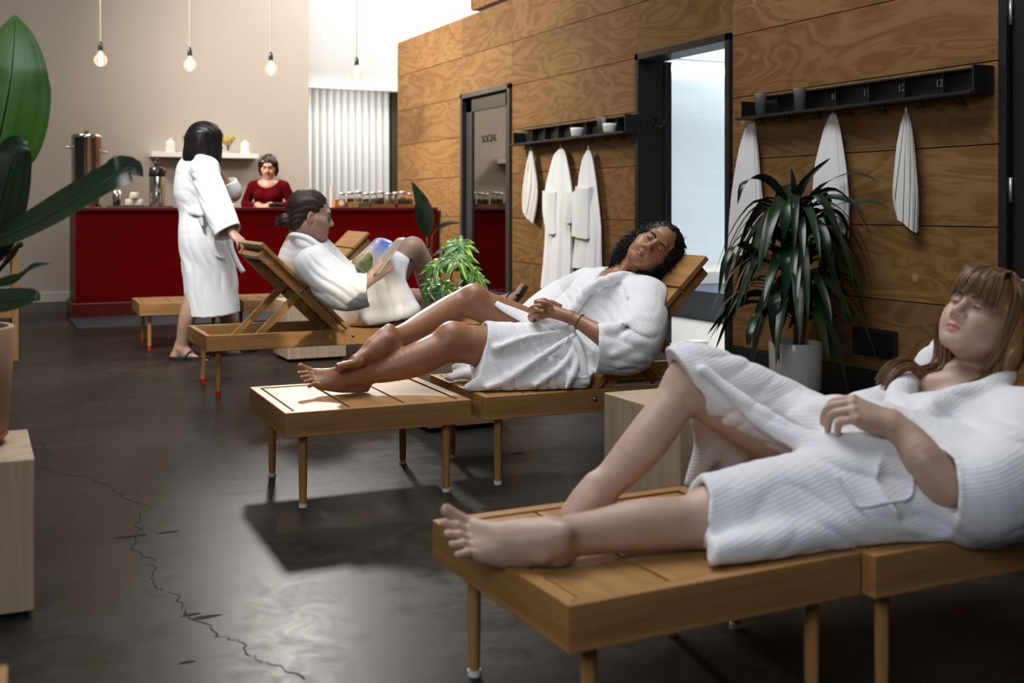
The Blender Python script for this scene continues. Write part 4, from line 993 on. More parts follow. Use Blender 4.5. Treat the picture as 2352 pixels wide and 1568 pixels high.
def ribbon_mesh(pts, nrm, width, thick):
    """flat band along pts; nrm = outward direction of its face"""
    pts = np.asarray(pts, float); m = MB(); T = np.gradient(pts, axis=0); T /= np.linalg.norm(T, axis=1)[:, None]
    n = np.broadcast_to(np.asarray(nrm, float), pts.shape); s_ = np.cross(T, n); s_ /= np.linalg.norm(s_, axis=1)[:, None]; n = np.cross(s_, T)
    w = np.broadcast_to(np.asarray(width, float), (len(pts),))[:, None]/2; t = thick/2
    ring = [pts-s_*w-n*t*.2, pts-s_*w*.9+n*t, pts+s_*w*.9+n*t, pts+s_*w-n*t*.2, pts+s_*w*.9-n*t, pts-s_*w*.9-n*t]
    m.grid(np.stack(ring, 1), closed_u=True); k = len(pts); m.add([pts[0]], []); 
    m.f.append(tuple(range(5, -1, -1))); m.f.append(tuple((k-1)*6+i for i in range(6))); return m

def drape(V, pix, lift=.004, rad=5.0):
    """points of a built surface under photo positions (nearest to the viewer), pushed out a little towards the room"""
    V = np.asarray(V); cx = CA*V[:, 0]-SA*V[:, 1]; Y = SA*V[:, 0]+CA*V[:, 1]
    u = CXP+FPX*cx/Y; w = HZ+FPX*(H-V[:, 2])/Y; out = []
    for x, y in pix:
        d = (u-x)**2+(w-y)**2; r = rad
        while not np.any(d < r*r): r *= 1.5
        i = np.where(d < r*r)[0]; k = np.quantile(Y[i], .08); out.append(P(x, y, k-lift))
    return np.array(out)
def world_verts(o):
    n = len(o.data.vertices); a = np.empty(n*3, np.float32); o.data.vertices.foreach_get('co', a); a = a.reshape(-1, 3).astype(float)
    loc, rz = FR[o.name]; c, s = cos(rz), sin(rz)
    return np.stack([a[:, 0]*c-a[:, 1]*s, a[:, 0]*s+a[:, 1]*c, a[:, 2]], 1)+loc
# ================================================================ woman with dark curls (in focus)
def person(label, base, group=None): return thing('person', label, 'person', base, 0, group)
def woman_b():
    root = person('woman with dark curly hair in a white waffle robe, eyes closed, hands clasped', P(1250, 890, 4.5)*[1, 1, 0]+[0, 0, HT])
    B = Sdf()
    # torso, under the robe
    B.chain([P(1262, 815, 4.55), P(1310, 765, 4.60), P(1385, 702, 4.67), P(1420, 668, 4.71)], [.100, .095, .105, .085], .04)
    B.cap(P(1352, 662, 4.85), P(1476, 694, 4.53), .058, .058, .05)
    B.cap(P(1395, 668, 4.64), P(1372, 680, 4.68), .075, .07, .05)
    # neck, head
    R = fr3(Cdir(.80, .10, .59), Cdir(-.16, -.95, .22)); s = 1.0
    c = P(1503, 560, 4.60)-R[:, 1]*.074*s
    T = head(B, c, R, s, ears=True)
    B.chain([P(1412, 660, 4.70), P(1432, 628, 4.69), T(0, -.012, -.062)], [.062, .052, .054], .03)
    B.cap(P(1408, 650, 4.60), T(-.03, .02, -.07), .012, .014, .02)
    # near leg
    B.chain([P(1270, 812, 4.48), P(1150, 800, 4.40), P(1042, 786, 4.33)], [.086, .086, .068], .03)
    B.chain([P(1042, 786, 4.33), P(1010, 800, 4.31), P(955, 826, 4.27), P(885, 848, 4.24), P(818, 858, 4.21)], [.066, .0645, .0635, .049, .036], .03)
    B.ell(P(1036, 768, 4.31), (.042, .042, .042), None, .04)
    an = P(813, 858, 4.205)
    xd = Cdir(-.92, -.22, .30); zd = Cdir(.34, -.42, .84)
    n1, _ = foot(B, an, xd, zd, -1, 1.04, .10, .20)
    # far leg, knee raised, ankle crossed over
    L2 = Sdf()
    L2.chain([P(1285, 800, 4.66), P(1180, 738, 4.65), P(1085, 692, 4.60)], [.094, .078, .060], .03)
    L2.chain([P(1085, 692, 4.60), P(1050, 702, 4.58), P(985, 740, 4.47), P(930, 768, 4.37), P(886, 780, 4.26)], [.060, .056, .055, .043, .034], .03)
    L2.ell(P(1092, 676, 4.58), (.038, .038, .036), None, .035)
    an2 = P(880, 783, 4.25); xd2 = Cdir(-.165, -.120, .000); zd2 = Cdir(-.10, .12, .95)
    n2, _ = foot(L2, an2, xd2, zd2, 1, 1.12, .1, -.12)
    B.merge(L2)
    # near arm and hand
    sh, el, wr = P(1478, 695, 4.52), P(1440, 802, 4.27), P(1316, 730, 4.36)
    B.cap(sh, el, .048, .040, .03); B.chain([el, P(1395, 778, 4.28), P(1350, 750, 4.33), wr], [.039, .041, .032, .0245], .02)
    kn = [P(1266, 704, 4.395), P(1262, 709, 4.385), P(1260, 716, 4.380), P(1263, 723, 4.380)]
    for q in kn: B.cap(wr+(q-wr)*.12, q, .0185, .0118, .014)
    for q, r_ in (([(1250, 689, 4.385), (1230, 692, 4.405)], .0092), ([(1243, 703, 4.368), (1226, 704, 4.38), (1214, 711, 4.40)], .0094), ([(1242, 719, 4.368), (1226, 721, 4.385), (1215, 727, 4.41)], .0088), ([(1248, 729, 4.375), (1234, 733, 4.40)], .0080)):
        i = [.0092, .0094, .0088, .0080].index(r_); B.chain([kn[i]]+[P(*x) for x in q], [r_*1.15, r_]+[r_*.86]*(len(q)-2)+[r_*.74], .003)
    # far arm and hand, fingers laced over
    sh2, el2, wr2 = P(1350, 662, 4.85), P(1262, 705, 4.93), P(1226, 727, 4.53)
    A2 = Sdf()
    A2.cap(sh2, el2, .045, .038, .03); A2.cap(el2, wr2, .036, .021, .02)
    pm = P(1226, 713, 4.455)
    for q in (P(1232, 700, 4.43), P(1225, 714, 4.435), P(1225, 727, 4.435)): A2.cap(wr2, q, .018, .0125, .012)
    for q, r_ in (([(1232, 700, 4.43), (1238, 694, 4.385), (1252, 695, 4.362), (1268, 703, 4.362)], .0088), ([(1225, 714, 4.435), (1229, 710, 4.368), (1246, 716, 4.355)], .0086), ([(1225, 727, 4.435), (1231, 723, 4.366), (1242, 725, 4.358)], .0078), ([(1240, 702, 4.46), (1262, 693, 4.435), (1287, 702, 4.425)], .0098)):
        A2.chain([P(*x) for x in q], [r_*1.1]+[r_]*(len(q)-2)+[r_*.78], .003)
    B.merge(A2, .002)
    B.solid(frame(*FB), 'l'); B.solid(frame(*FBs), 'stool')
    fine = [(c-.16, c+.16, .0021)]
    for q, r_ in ((P(1262, 714, 4.42), .10), (P(750, 868, 4.17), .17)): fine.append((q-r_, q+r_, .0027))
    q = P(838, 815, 4.27); fine.append((q-np.array([.12, .12, .085]), q+np.array([.12, .10, .085]), .0027))
    B.build('body', M['skin_tan'], root, .0045, fine)
    brows(root, T, R, M['brow'], s)
    nail_mesh(root, n1, M['nail']); nail_mesh(root, n2, M['nail'])
    # hair: curls around the head
    Hh = Sdf()
    Hh.ell(T(0, -.030, .045), np.array([.092, .098, .090]), R, .03)
    Hh.ell(T(.062, -.040, -.030), np.array([.050, .070, .085]), R, .04); Hh.ell(T(-.062, -.040, -.030), np.array([.046, .066, .085]), R, .04)
    Hh.ell(T(.050, -.055, -.110), np.array([.055, .060, .080]), R, .05); Hh.ell(T(-.055, -.040, -.100), np.array([.030, .045, .065]), R, .04)
    Hh.ell(T(.065, -.020, -.145), np.array([.035, .045, .055]), R, .04); Hh.ell(T(0, -.085, -.04), np.array([.08, .04, .10]), R, .04)
    Hh.ell(T(0, .060, -.042), np.array([.066, .085, .098]), R, .012, '-')
    Hh.ell(T(0, .10, .030), np.array([.054, .055, .040]), R, .012, '-')
    Hh.disp(lambda X, Y, Z: .005*np.sin(130*X+3*np.sin(60*Z))*np.sin(120*Y+2*np.sin(70*X))*np.sin(125*Z))
    V, Q = Hh.surface(.0045); p, n = surf_pts(V, Q, 4200, 3); rg = np.random.default_rng(5); ex = MB()
    for pp, nn in zip(p, n):
        loc = R.T@(pp-c)
        if loc[1] > .018 and abs(loc[0]) < .074 and loc[2] < .104: continue
        d = unit(nn*.35+(-R[:, 2])*.7+np.array([0, 0, -.5])+rg.normal(0, .35, 3)); a = unit(np.cross(d, nn+.01)); b = np.cross(d, a)
        L = .022+.03*rg.random(); rc = .0028+.0032*rg.random(); ph = rg.random()*6.28; t = np.linspace(0, 1, 15); w = 6.28*(1.2+1.6*rg.random())
        pts = pp-nn*.003+d*(t*L)[:, None]+rc*(a*np.cos(w*t+ph)[:, None]+b*np.sin(w*t+ph)[:, None]); ex.tube(pts, np.interp(t, [0, .7, 1], [.0017, .0016, .0006]), 4, cap=False)
    Hh.build('hair', M['hair_black'], root, .0045, (), ex)
    m = MB(); q = T(.0150, .1000, -.0415); m.tube([q+R@np.array([.0045*cos(a), .002, .0045*sin(a)]) for a in np.linspace(.6, 6.8, 14)], .0007, 6); m.build('nose_ring', M['steel'], root, smooth=True)
    # rings and beaded bracelet
    m = MB()
    for q, d_ in ((P(1241, 706, 4.385), Cdir(-.9, .1, .3)),):
        d_ = unit(d_); a = unit(np.cross(d_, [0, 0, 1])); b = np.cross(d_, a)
        for o in (-.003, .003): m.tube([q+d_*o+.0098*(a*cos(w)+b*sin(w)) for w in np.linspace(0, 6.3, 20)], .0013, 6)
    m.build('ring', M['steel'], root, smooth=True)
    m = MB(); q = P(1331, 739, 4.348); d_ = unit(el-wr); a = unit(np.cross(d_, [0, 0, 1])); b = np.cross(d_, a)
    for w in np.linspace(0, 6.28, 30)[:-1]: m.ball(q+.0315*(a*cos(w)+b*sin(w)), .0026, 6)
    m.build('bracelet', M['bead'], root, smooth=True)
    # ---- robe
    G = Sdf()
    # near sleeve: wide bell
    G.chain([P(1480, 696, 4.52), P(1473, 745, 4.40), P(1448, 795, 4.30), P(1400, 800, 4.27), P(1340, 800, 4.26)], [.092, .102, .104, .097, .092], .04)
    G.cut(P(1368, 800, 4.265), Cdir(-1, -.05, .06), P(1335, 800, 4.26), .13, .004)
    G.chain([P(1425, 800, 4.29), P(1330, 798, 4.26)], [.075, .084], .006, '-')
    G.chain([P(1265, 812, 4.54), P(1312, 766, 4.59), P(1385, 705, 4.665), P(1425, 672, 4.70)], [.148, .143, .150, .112], .05)
    G.cap(P(1350, 664, 4.86), P(1480, 695, 4.53), .082, .088, .06)
    G.cap(P(1480, 700, 4.60), P(1400, 800, 4.50), .11, .11, .05)
    # skirt over the near thigh, falling to the seat
    G.chain([P(1285, 815, 4.47), P(1200, 806, 4.43), P(1120, 796, 4.38), P(1060, 790, 4.35)], [.128, .112, .100, .096], .04)
    G.chain([P(1325, 850, 4.36), P(1200, 852, 4.33), P(1105, 852, 4.30)], [.058, .060, .056], .06)
    G.chain([P(1335, 874, 4.31), P(1200, 880, 4.28), P(1090, 882, 4.26)], [.030, .030, .022], .05)
    G.chain([P(1130, 878, 4.27), P(1098, 887, 4.255), P(1070, 891, 4.245)], [.022, .014, .007], .03)
    G.cut(P(1098, 825, 4.32), Cdir(-.93, -.25, .30), P(1060, 800, 4.34), .15, .006)
    G.chain([P(1285, 795, 4.66), P(1235, 765, 4.70), P(1205, 745, 4.74)], [.115, .100, .080], .04)
    # hollow the skirt where the legs leave it
    G.chain([P(1175, 803, 4.41), P(1100, 794, 4.37), P(1000, 780, 4.32)], [.082, .086, .09], .004, '-')
    # far sleeve
    G.chain([P(1348, 662, 4.87), P(1300, 682, 4.93), P(1262, 702, 4.88), P(1240, 716, 4.78)], [.085, .085, .078, .072], .03)
    # open neck
    G.chain([P(1347, 657, 4.50), P(1378, 640, 4.55), P(1408, 628, 4.60)], [.010, .030, .055], .012, '-')
    G.chain([P(1412, 645, 4.69), P(1436, 622, 4.69), T(0, -.01, -.05)], [.066, .066, .075], .015, '-')
    # shawl collar
    G.chain([P(1300, 742, 4.44), P(1325, 700, 4.475), P(1352, 664, 4.51), P(1395, 644, 4.535), P(1430, 634, 4.58), P(1464, 642, 4.66), P(1474, 640, 4.76)], [.016, .021, .023, .023, .022, .021, .020], .012)
    G.chain([P(1330, 722, 4.50), P(1318, 690, 4.555), P(1322, 662, 4.62), P(1342, 636, 4.70), P(1372, 624, 4.76), P(1404, 622, 4.82)], [.018, .022, .023, .021, .020, .018], .012)
    # belt around the waist
    G.chain([P(1250, 735, 4.44), P(1300, 760, 4.41), P(1338, 800, 4.40), P(1345, 850, 4.42)], [.022, .024, .024, .022], .012)
    # folds
    for q, r_ in (([P(1318, 770, 4.34), P(1250, 815, 4.28), P(1165, 872, 4.24), P(1120, 890, 4.22)], .012), ([P(1322, 790, 4.33), P(1290, 840, 4.27), P(1230, 885, 4.24)], .011), ([P(1300, 760, 4.38), P(1210, 775, 4.31), P(1140, 800, 4.27)], .010), ([P(1330, 800, 4.33), P(1320, 850, 4.27), P(1300, 890, 4.24)], .010)): G.chain(q, [r_, r_*1.2, r_*.8]+([r_*.5] if len(q) > 3 else []), .03)
    for q in ([P(1480, 715, 4.42), P(1440, 745, 4.26), P(1395, 752, 4.22)], [P(1505, 735, 4.42), P(1460, 790, 4.22), P(1410, 815, 4.17)], [P(1510, 760, 4.38), P(1470, 815, 4.22), P(1420, 840, 4.18)]): G.chain(q, [.006, .012, .007], .035)
    for q in ([P(1460, 730, 4.36), P(1425, 765, 4.20), P(1395, 770, 4.17)], [P(1340, 770, 4.32), P(1270, 840, 4.24), P(1195, 882, 4.22)], [P(1440, 690, 4.42), P(1390, 700, 4.42), P(1335, 740, 4.38)]): G.chain(q, [.002, .004, .002], .03, '-')
    ax = Cdir(-.75, -.2, .62)
    G.disp(folds(Cdir(.2, -.3, 1), ax, .0050, 80, 1.4, 1, P(1400, 730, 4.45), .26))
    G.disp(folds(Cdir(.95, .3, .1), Cdir(.2, -.5, .8), .0070, 55, 1.6, 2, P(1235, 815, 4.35), .26))
    G.disp(folds(Cdir(.3, -.2, .9), Cdir(-.9, 0, -.3), .0060, 70, 1.2, 3, P(1425, 790, 4.25), .17))
    G.solid(frame(*FB), 'l')
    rb = G.build('robe', M['waffle'], root, .0048); Vr = world_verts(rb)
    # hanging belt end, patch pocket seam, front edge over the raised thigh
    pt = cr(drape(Vr, [(1312, 752), (1322, 780), (1334, 815), (1341, 850), (1346, 883)]), 20)
    ribbon_mesh(pt, Cdir(0, -1, .1), [.024+.010*i/19 for i in range(20)], .007).build('belt_end', M['waffle'], root, smooth=True)
    pt = cr(drape(Vr, [(1212, 775), (1225, 792), (1242, 806), (1268, 815), (1282, 808), (1297, 790), (1306, 772)], .002), 30)
    ribbon_mesh(pt, Cdir(0, -1, .3), .004, .0026).build('pocket_hem', M['waffle'], root, smooth=True)
    pt = cr([P(1136, 694, 4.575), P(1160, 708, 4.56), P(1195, 724, 4.545), P(1228, 738, 4.51), P(1266, 739, 4.43), P(1305, 752, 4.375)], 24)
    ribbon_mesh(pt, Cdir(.25, -.75, .6), [.022+.045*sin(.62*PI*i/23) for i in range(24)], .007).build('front_edge', M['waffle'], root, smooth=True)
    # robe tail under the thighs on the seat
    Tt = Sdf(); Tt.chain([P(1110, 862, 4.45), P(1065, 858, 4.48), P(1030, 868, 4.46)], [.022, .020, .012], .03, flat=(Cdir(-.4, .9, 0), 2.4)); Tt.chain([P(1100, 850, 4.52), P(1050, 845, 4.55)], [.03, .02], .03, flat=(Cdir(-.4, .9, 0), 1.8)); Tt.disp(folds(Cdir(1, .2, 0), Cdir(0, 0, 1), .004, 120, 1, 5)); Tt.solid(frame(*FB), 'l')
    Tt.build('robe_tail', M['waffle'], root, .005)
    return root
woman_b()
# ================================================================ woman with long brown hair (nearest)
def woman_a():
    root = person('woman with long brown fringed hair in a white robe on the nearest lounger', P(2030, 1240, 2.6)*[1, 1, 0]+[0, 0, HT])
    B = Sdf()
    R = fr3(Cdir(.47, .12, .87), Cdir(-.76, -.56, .40)); s = 1.0
    c = P(2224, 700, 2.84)-R[:, 1]*.074
    T = head(B, c, R, s, mouth=.004)
    B.chain([P(2215, 880, 2.90), P(2252, 835, 2.92), T(0, -.014, -.062)], [.066, .056, .058], .035)
    B.chain([P(2030, 1080, 2.70), P(2130, 1030, 2.76), P(2215, 970, 2.82)], [.11, .10, .10], .05)
    B.cap(P(2085, 925, 3.05), P(2345, 975, 2.68), .05, .05, .05)
    B.chain([P(2140, 885, 2.86), P(2200, 880, 2.84), P(2260, 890, 2.82)], [.03, .035, .03], .03)
    # near leg, stretched out
    B.chain([P(2080, 1120, 2.52), P(1860, 1160, 2.42), P(1640, 1190, 2.32)], [.088, .082, .062], .03)
    B.chain([P(1640, 1190, 2.32), P(1580, 1200, 2.30), P(1480, 1206, 2.27), P(1370, 1222, 2.235), P(1262, 1236, 2.19)], [.058, .053, .0525, .043, .037], .03)
    n1, _ = foot(B, P(1246, 1240, 2.18), Cdir(-.84, -.06, .33), Cdir(.30, -.55, .78), -1, 1.02, .05, .30)
    # far leg, knee up
    L2 = Sdf()
    L2.chain([P(2010, 1080, 2.76), P(1790, 995, 2.76), P(1588, 884, 2.70)], [.090, .080, .062], .03)
    L2.chain([P(1588, 880, 2.70), P(1545, 930, 2.67), P(1478, 1020, 2.62), P(1410, 1095, 2.58), P(1350, 1152, 2.55)], [.056, .050, .051, .041, .034], .03)
    n2, _ = foot(L2, P(1346, 1156, 2.55), Cdir(-.90, -.42, -.18), Cdir(-.25, .1, .95), 1, .98)
    B.merge(L2)
    # near arm
    sh, el, wr = P(2355, 985, 2.66), P(2165, 1115, 2.36), P(2052, 975, 2.42)
    B.chain([sh, el], [.052, .044], .03); B.chain([el, P(2125, 1060, 2.37), P(2090, 1010, 2.40), wr], [.043, .043, .035, .0275], .03)
    t1, _ = hand(B, wr, Cdir(-.93, .10, .34), Cdir(.16, -.56, .82), -1, [(.62, .75, .4), (.66, .8, .4), (.70, .8, .4), (.78, .8, .4)], 1.04, (.30, .15, .45), spread=-.06)
    el2, wr2 = P(2040, 930, 3.08), P(1985, 950, 2.72)
    B.chain([P(2090, 885, 3.05), el2, wr2], [.05, .04, .027], .03); hand(B, wr2, Cdir(-.8, -.5, -.1), Cdir(-.1, -.1, 1), 1, [(.3, .4, .3)]*4, .95)
    B.solid(frame(*FA), 'l'); B.solid(frame(*FAs), 'stool')
    fine = [(c-.16, c+.16, .0022)]
    for q, r_ in ((P(1995, 945, 2.45), .12), (P(1110, 1210, 2.12), .16)): fine.append((q-r_, q+r_, .0024))
    B.build('body', M['skin_fair'], root, .0045, fine)
    brows(root, T, R, M['brow_soft'], s); nail_mesh(root, n1, M['nail'])
    m = MB(); m.ball(T(.086, -.010, -.046), .0042, 10); m.build('earring', M['ceramic'], root, smooth=True)
    # hair: fringe, long sides falling over the chest
    Hh = Sdf()
    Hh.ell(T(0, -.022, .042), np.array([.086, .108, .092]), R, .03)
    for x in (-1, 1): Hh.chain([T(.078*x, .010-.02*(x < 0), .03), T(.084*x, -.030-.01*(x < 0), -.06), T(.078*x, -.045, -.13)], [.026, .034, .028], .03)
    Hh.ell(T(0, -.075, -.05), np.array([.080, .045, .11]), R, .04)
    Hh.ell(T(0, .085, -.050), np.array([.062, .095, .085]), R, .012, '-')
    Hh.chain([T(-.045, .055, .075), T(0, .075, .070), T(.045, .055, .075)], [.020, .024, .020], .02)
    gr = R[:, 0]
    Hh.disp(lambda X, Y, Z: .0022*np.sin(260*((X-c[0])*gr[0]+(Y-c[1])*gr[1]+(Z-c[2])*gr[2])+6*np.sin(14*Z)))
    ex = MB(); rg = np.random.default_rng(9)
    def lock(pts, w, n, r=.0016, jit=.004):
        pts = cr(pts, 18); t = np.linspace(0, 1, 18)
        for i in range(n):
            a = rg.normal(0, 1, 3); a = a/np.linalg.norm(a)*w*rg.random()**.5; b = rg.normal(0, jit, 3)
            ex.tube(pts+a*(1-.55*t)[:, None]+b*np.sin(5*t)[:, None], np.interp(t, [0, .6, 1], [r, r*.9, r*.25]), 4, cap=False)
    for i in range(90):                                        # fringe
        x = -.058+.116*rg.random(); z0 = .118-.35*x*x/.058
        p0, p1, p2, p3 = T(x*.7, .030, .124), T(x*.95, .078, .100), T(x*1.08, .103-9*x*x, .066), T(x*1.2+rg.normal(0, .004), .105-11*x*x, .028+rg.normal(0, .007)-.02*abs(x)/.058)
        lock([p0, p1, p2, p3], .005, 5, .0014, .0015)
    for x in (-1, 1):
        for i in range(60 if x > 0 else 25):
            a = rg.random(); yy = -.06+(.10 if x > 0 else .04)*a
            lock([T(.035*x, yy*.6, .122), T(.086*x, yy, .06), T(.096*x, yy-.005, -.02), T(.090*x, yy-.02, -.09), T(.075*x, yy-.02, -.145)], .010, 6, .0016)
    near = [T(.085, .0, -.05), T(.085, -.005, -.11), P(2285, 862, 2.79), P(2225, 890, 2.76), P(2195, 896, 2.73), P(2215, 912, 2.70), P(2270, 915, 2.68)]
    far = [T(-.075, .010, -.06), P(2170, 845, 2.92), P(2130, 868, 2.88), P(2095, 842, 2.86), P(2055, 855, 2.84), P(2030, 888, 2.82)]
    lock(near, .016, 110, .0017); lock(far, .017, 130, .0017); lock([q+np.array([.0, .02, .012]) for q in far], .016, 60, .0016)
    lock([T(-.07, .0, -.06), P(2190, 850, 2.96), P(2150, 880, 2.92), P(2120, 890, 2.85)], .016, 60)
    Hh.build('hair', M['hair_auburn'], root, .004, (), ex)
    # ---- robe
    G = Sdf()
    # near sleeve
    G.chain([P(2370, 1000, 2.66), P(2340, 1070, 2.46), P(2270, 1130, 2.36), P(2200, 1130, 2.36), P(2110, 1120, 2.36)], [.095, .105, .100, .088, .082], .05)
    G.chain([P(2400, 1130, 2.50), P(2330, 1160, 2.42), P(2230, 1165, 2.38)], [.09, .075, .055], .05)
    G.cut(P(2170, 1120, 2.36), Cdir(-1, 0, .02), P(2120, 1118, 2.36), .115, .004)
    G.chain([P(2230, 1128, 2.37), P(2120, 1110, 2.36)], [.068, .074], .006, '-')
    G.chain([P(2030, 1090, 2.66), P(2120, 1045, 2.74), P(2210, 1000, 2.80), P(2275, 960, 2.86)], [.145, .130, .120, .095], .05)
    G.cap(P(2075, 940, 3.04), P(2370, 1000, 2.66), .070, .085, .06)
    G.chain([P(2130, 985, 2.66), P(2200, 970, 2.72)], [.085, .080], .05)
    G.chain([P(2310, 1010, 2.70), P(2220, 1110, 2.56), P(2120, 1130, 2.48)], [.11, .13, .135], .06)
    G.chain([P(2150, 1180, 2.42), P(2240, 1185, 2.42)], [.05, .05], .06)
    # near skirt
    G.chain([P(2110, 1120, 2.52), P(1960, 1140, 2.46), P(1800, 1160, 2.40), P(1640, 1180, 2.33), P(1540, 1185, 2.30)], [.138, .122, .104, .084, .080], .05)
    G.chain([P(2110, 1185, 2.40), P(1900, 1225, 2.30), P(1740, 1255, 2.22), P(1640, 1270, 2.18)], [.050, .038, .030, .024], .07)
    G.cut(P(1600, 1190, 2.30), Cdir(-.97, -.12, .24), P(1515, 1185, 2.28), .16, .006)
    # raised thigh
    G.chain([P(2040, 1055, 2.72), P(1900, 1006, 2.72), P(1740, 925, 2.71), P(1600, 866, 2.70), P(1560, 872, 2.69)], [.122, .094, .086, .083, .080], .04)
    G.chain([P(1960, 1110, 2.50), P(2060, 1115, 2.52), P(2180, 1130, 2.50)], [.105, .125, .125], .05)
    G.cut(P(1572, 880, 2.70), Cdir(-.83, -.15, -.42), P(1525, 890, 2.68), .15, .006)
    # slack cloth hanging between the legs
    G.chain([P(1625, 930, 2.86), P(1625, 1020, 2.88), P(1590, 1110, 2.86)], [.05, .035, .020], .03, flat=(Cdir(-.9, .3, .1), 1.0)); G.chain([P(1680, 960, 2.88), P(1680, 1060, 2.92)], [.06, .04], .05)
    # hollows
    G.chain([P(1740, 1172, 2.37), P(1600, 1190, 2.31), P(1480, 1195, 2.27)], [.060, .070, .074], .004, '-')
    G.chain([P(1640, 905, 2.71), P(1588, 882, 2.70), P(1540, 930, 2.67), P(1480, 1010, 2.63)], [.064, .069, .066, .07], .004, '-')
    # far sleeve, neck, collar
    G.chain([P(2080, 930, 3.05), P(2030, 950, 3.06), P(1985, 960, 2.90)], [.072, .075, .07], .03)
    G.chain([P(2130, 905, 2.74), P(2190, 885, 2.78), P(2245, 868, 2.82)], [.030, .050, .060], .02, '-')
    G.chain([P(2215, 870, 2.90), P(2250, 830, 2.92), T(0, -.01, -.05)], [.07, .07, .08], .015, '-')
    G.chain([P(2100, 1010, 2.52), P(2135, 945, 2.60), P(2190, 915, 2.67), P(2260, 898, 2.73), P(2315, 868, 2.82), P(2330, 855, 2.95)], [.020, .026, .028, .028, .026, .022], .015)
    G.chain([P(2080, 955, 2.62), P(2060, 915, 2.74), P(2085, 882, 2.88), P(2130, 868, 2.98), P(2190, 852, 3.06)], [.022, .028, .030, .028, .024], .015)
    # top flap lying across the lap
    G.chain([P(1620, 850, 2.60), P(1740, 950, 2.54), P(1850, 1010, 2.48), P(1980, 1025, 2.44), P(2080, 1022, 2.46)], [.012, .022, .028, .030, .026], .03)
    G.chain([P(1880, 975, 2.62), P(2000, 985, 2.56), P(2060, 1000, 2.54)], [.07, .07, .06], .05)
    G.disp(folds(Cdir(.3, 0, 1), Cdir(-.8, -.2, -.1), .0060, 60, 1.4, 11, P(2290, 1060, 2.5), .26))
    G.disp(folds(Cdir(.1, -.2, 1), Cdir(1, .2, 0), .0050, 55, 1.6, 12, P(1850, 1120, 2.4), .38))
    G.disp(folds(Cdir(-.5, .1, .9), Cdir(.9, 0, -.4), .0045, 60, 1.3, 13, P(1750, 930, 2.72), .26))
    G.solid(frame(*FA), 'l'); G.solid(frame(*FAs), 'stool')
    rb = G.build('robe', M['waffle_near'], root, .0048)
    Vr = world_verts(rb)
    pts = cr(drape(Vr, [(1922, 1090), (1945, 1125), (1972, 1163), (2030, 1155), (2088, 1143), (2096, 1100), (2085, 1062)], .003, 8), 30)
    ribbon_mesh(pts, Cdir(0, -1, .25), .007, .005).build('pocket_hem', M['waffle_near'], root, smooth=True)
    # corner of cloth under the shin
    tl = Sdf(); tl.chain([P(1385, 1283, 2.24), P(1440, 1275, 2.27), P(1540, 1262, 2.33)], [.004, .012, .010], .03, flat=(Cdir(-.3, .95, 0), 2.2)); tl.solid(frame(*FAs), 'stool')
    tl.build('robe_tail', M['waffle_near'], root, .004)
    return root
woman_a()
# rolled towel behind her neck
tw = Sdf(); tw.chain([P(2150, 800, 3.02), P(2142, 850, 3.02), P(2200, 850, 3.05), P(2260, 830, 3.02)], [.022, .050, .05, .05], .03); tw.disp(folds(Cdir(1, 0, .4), Cdir(0, 0, 1), .006, 60, 1.4, 21))
tag(tw.build('rolled_towel', M['terry'], None, .005), 'white towel bunched behind the neck of the brown haired woman', 'towel')
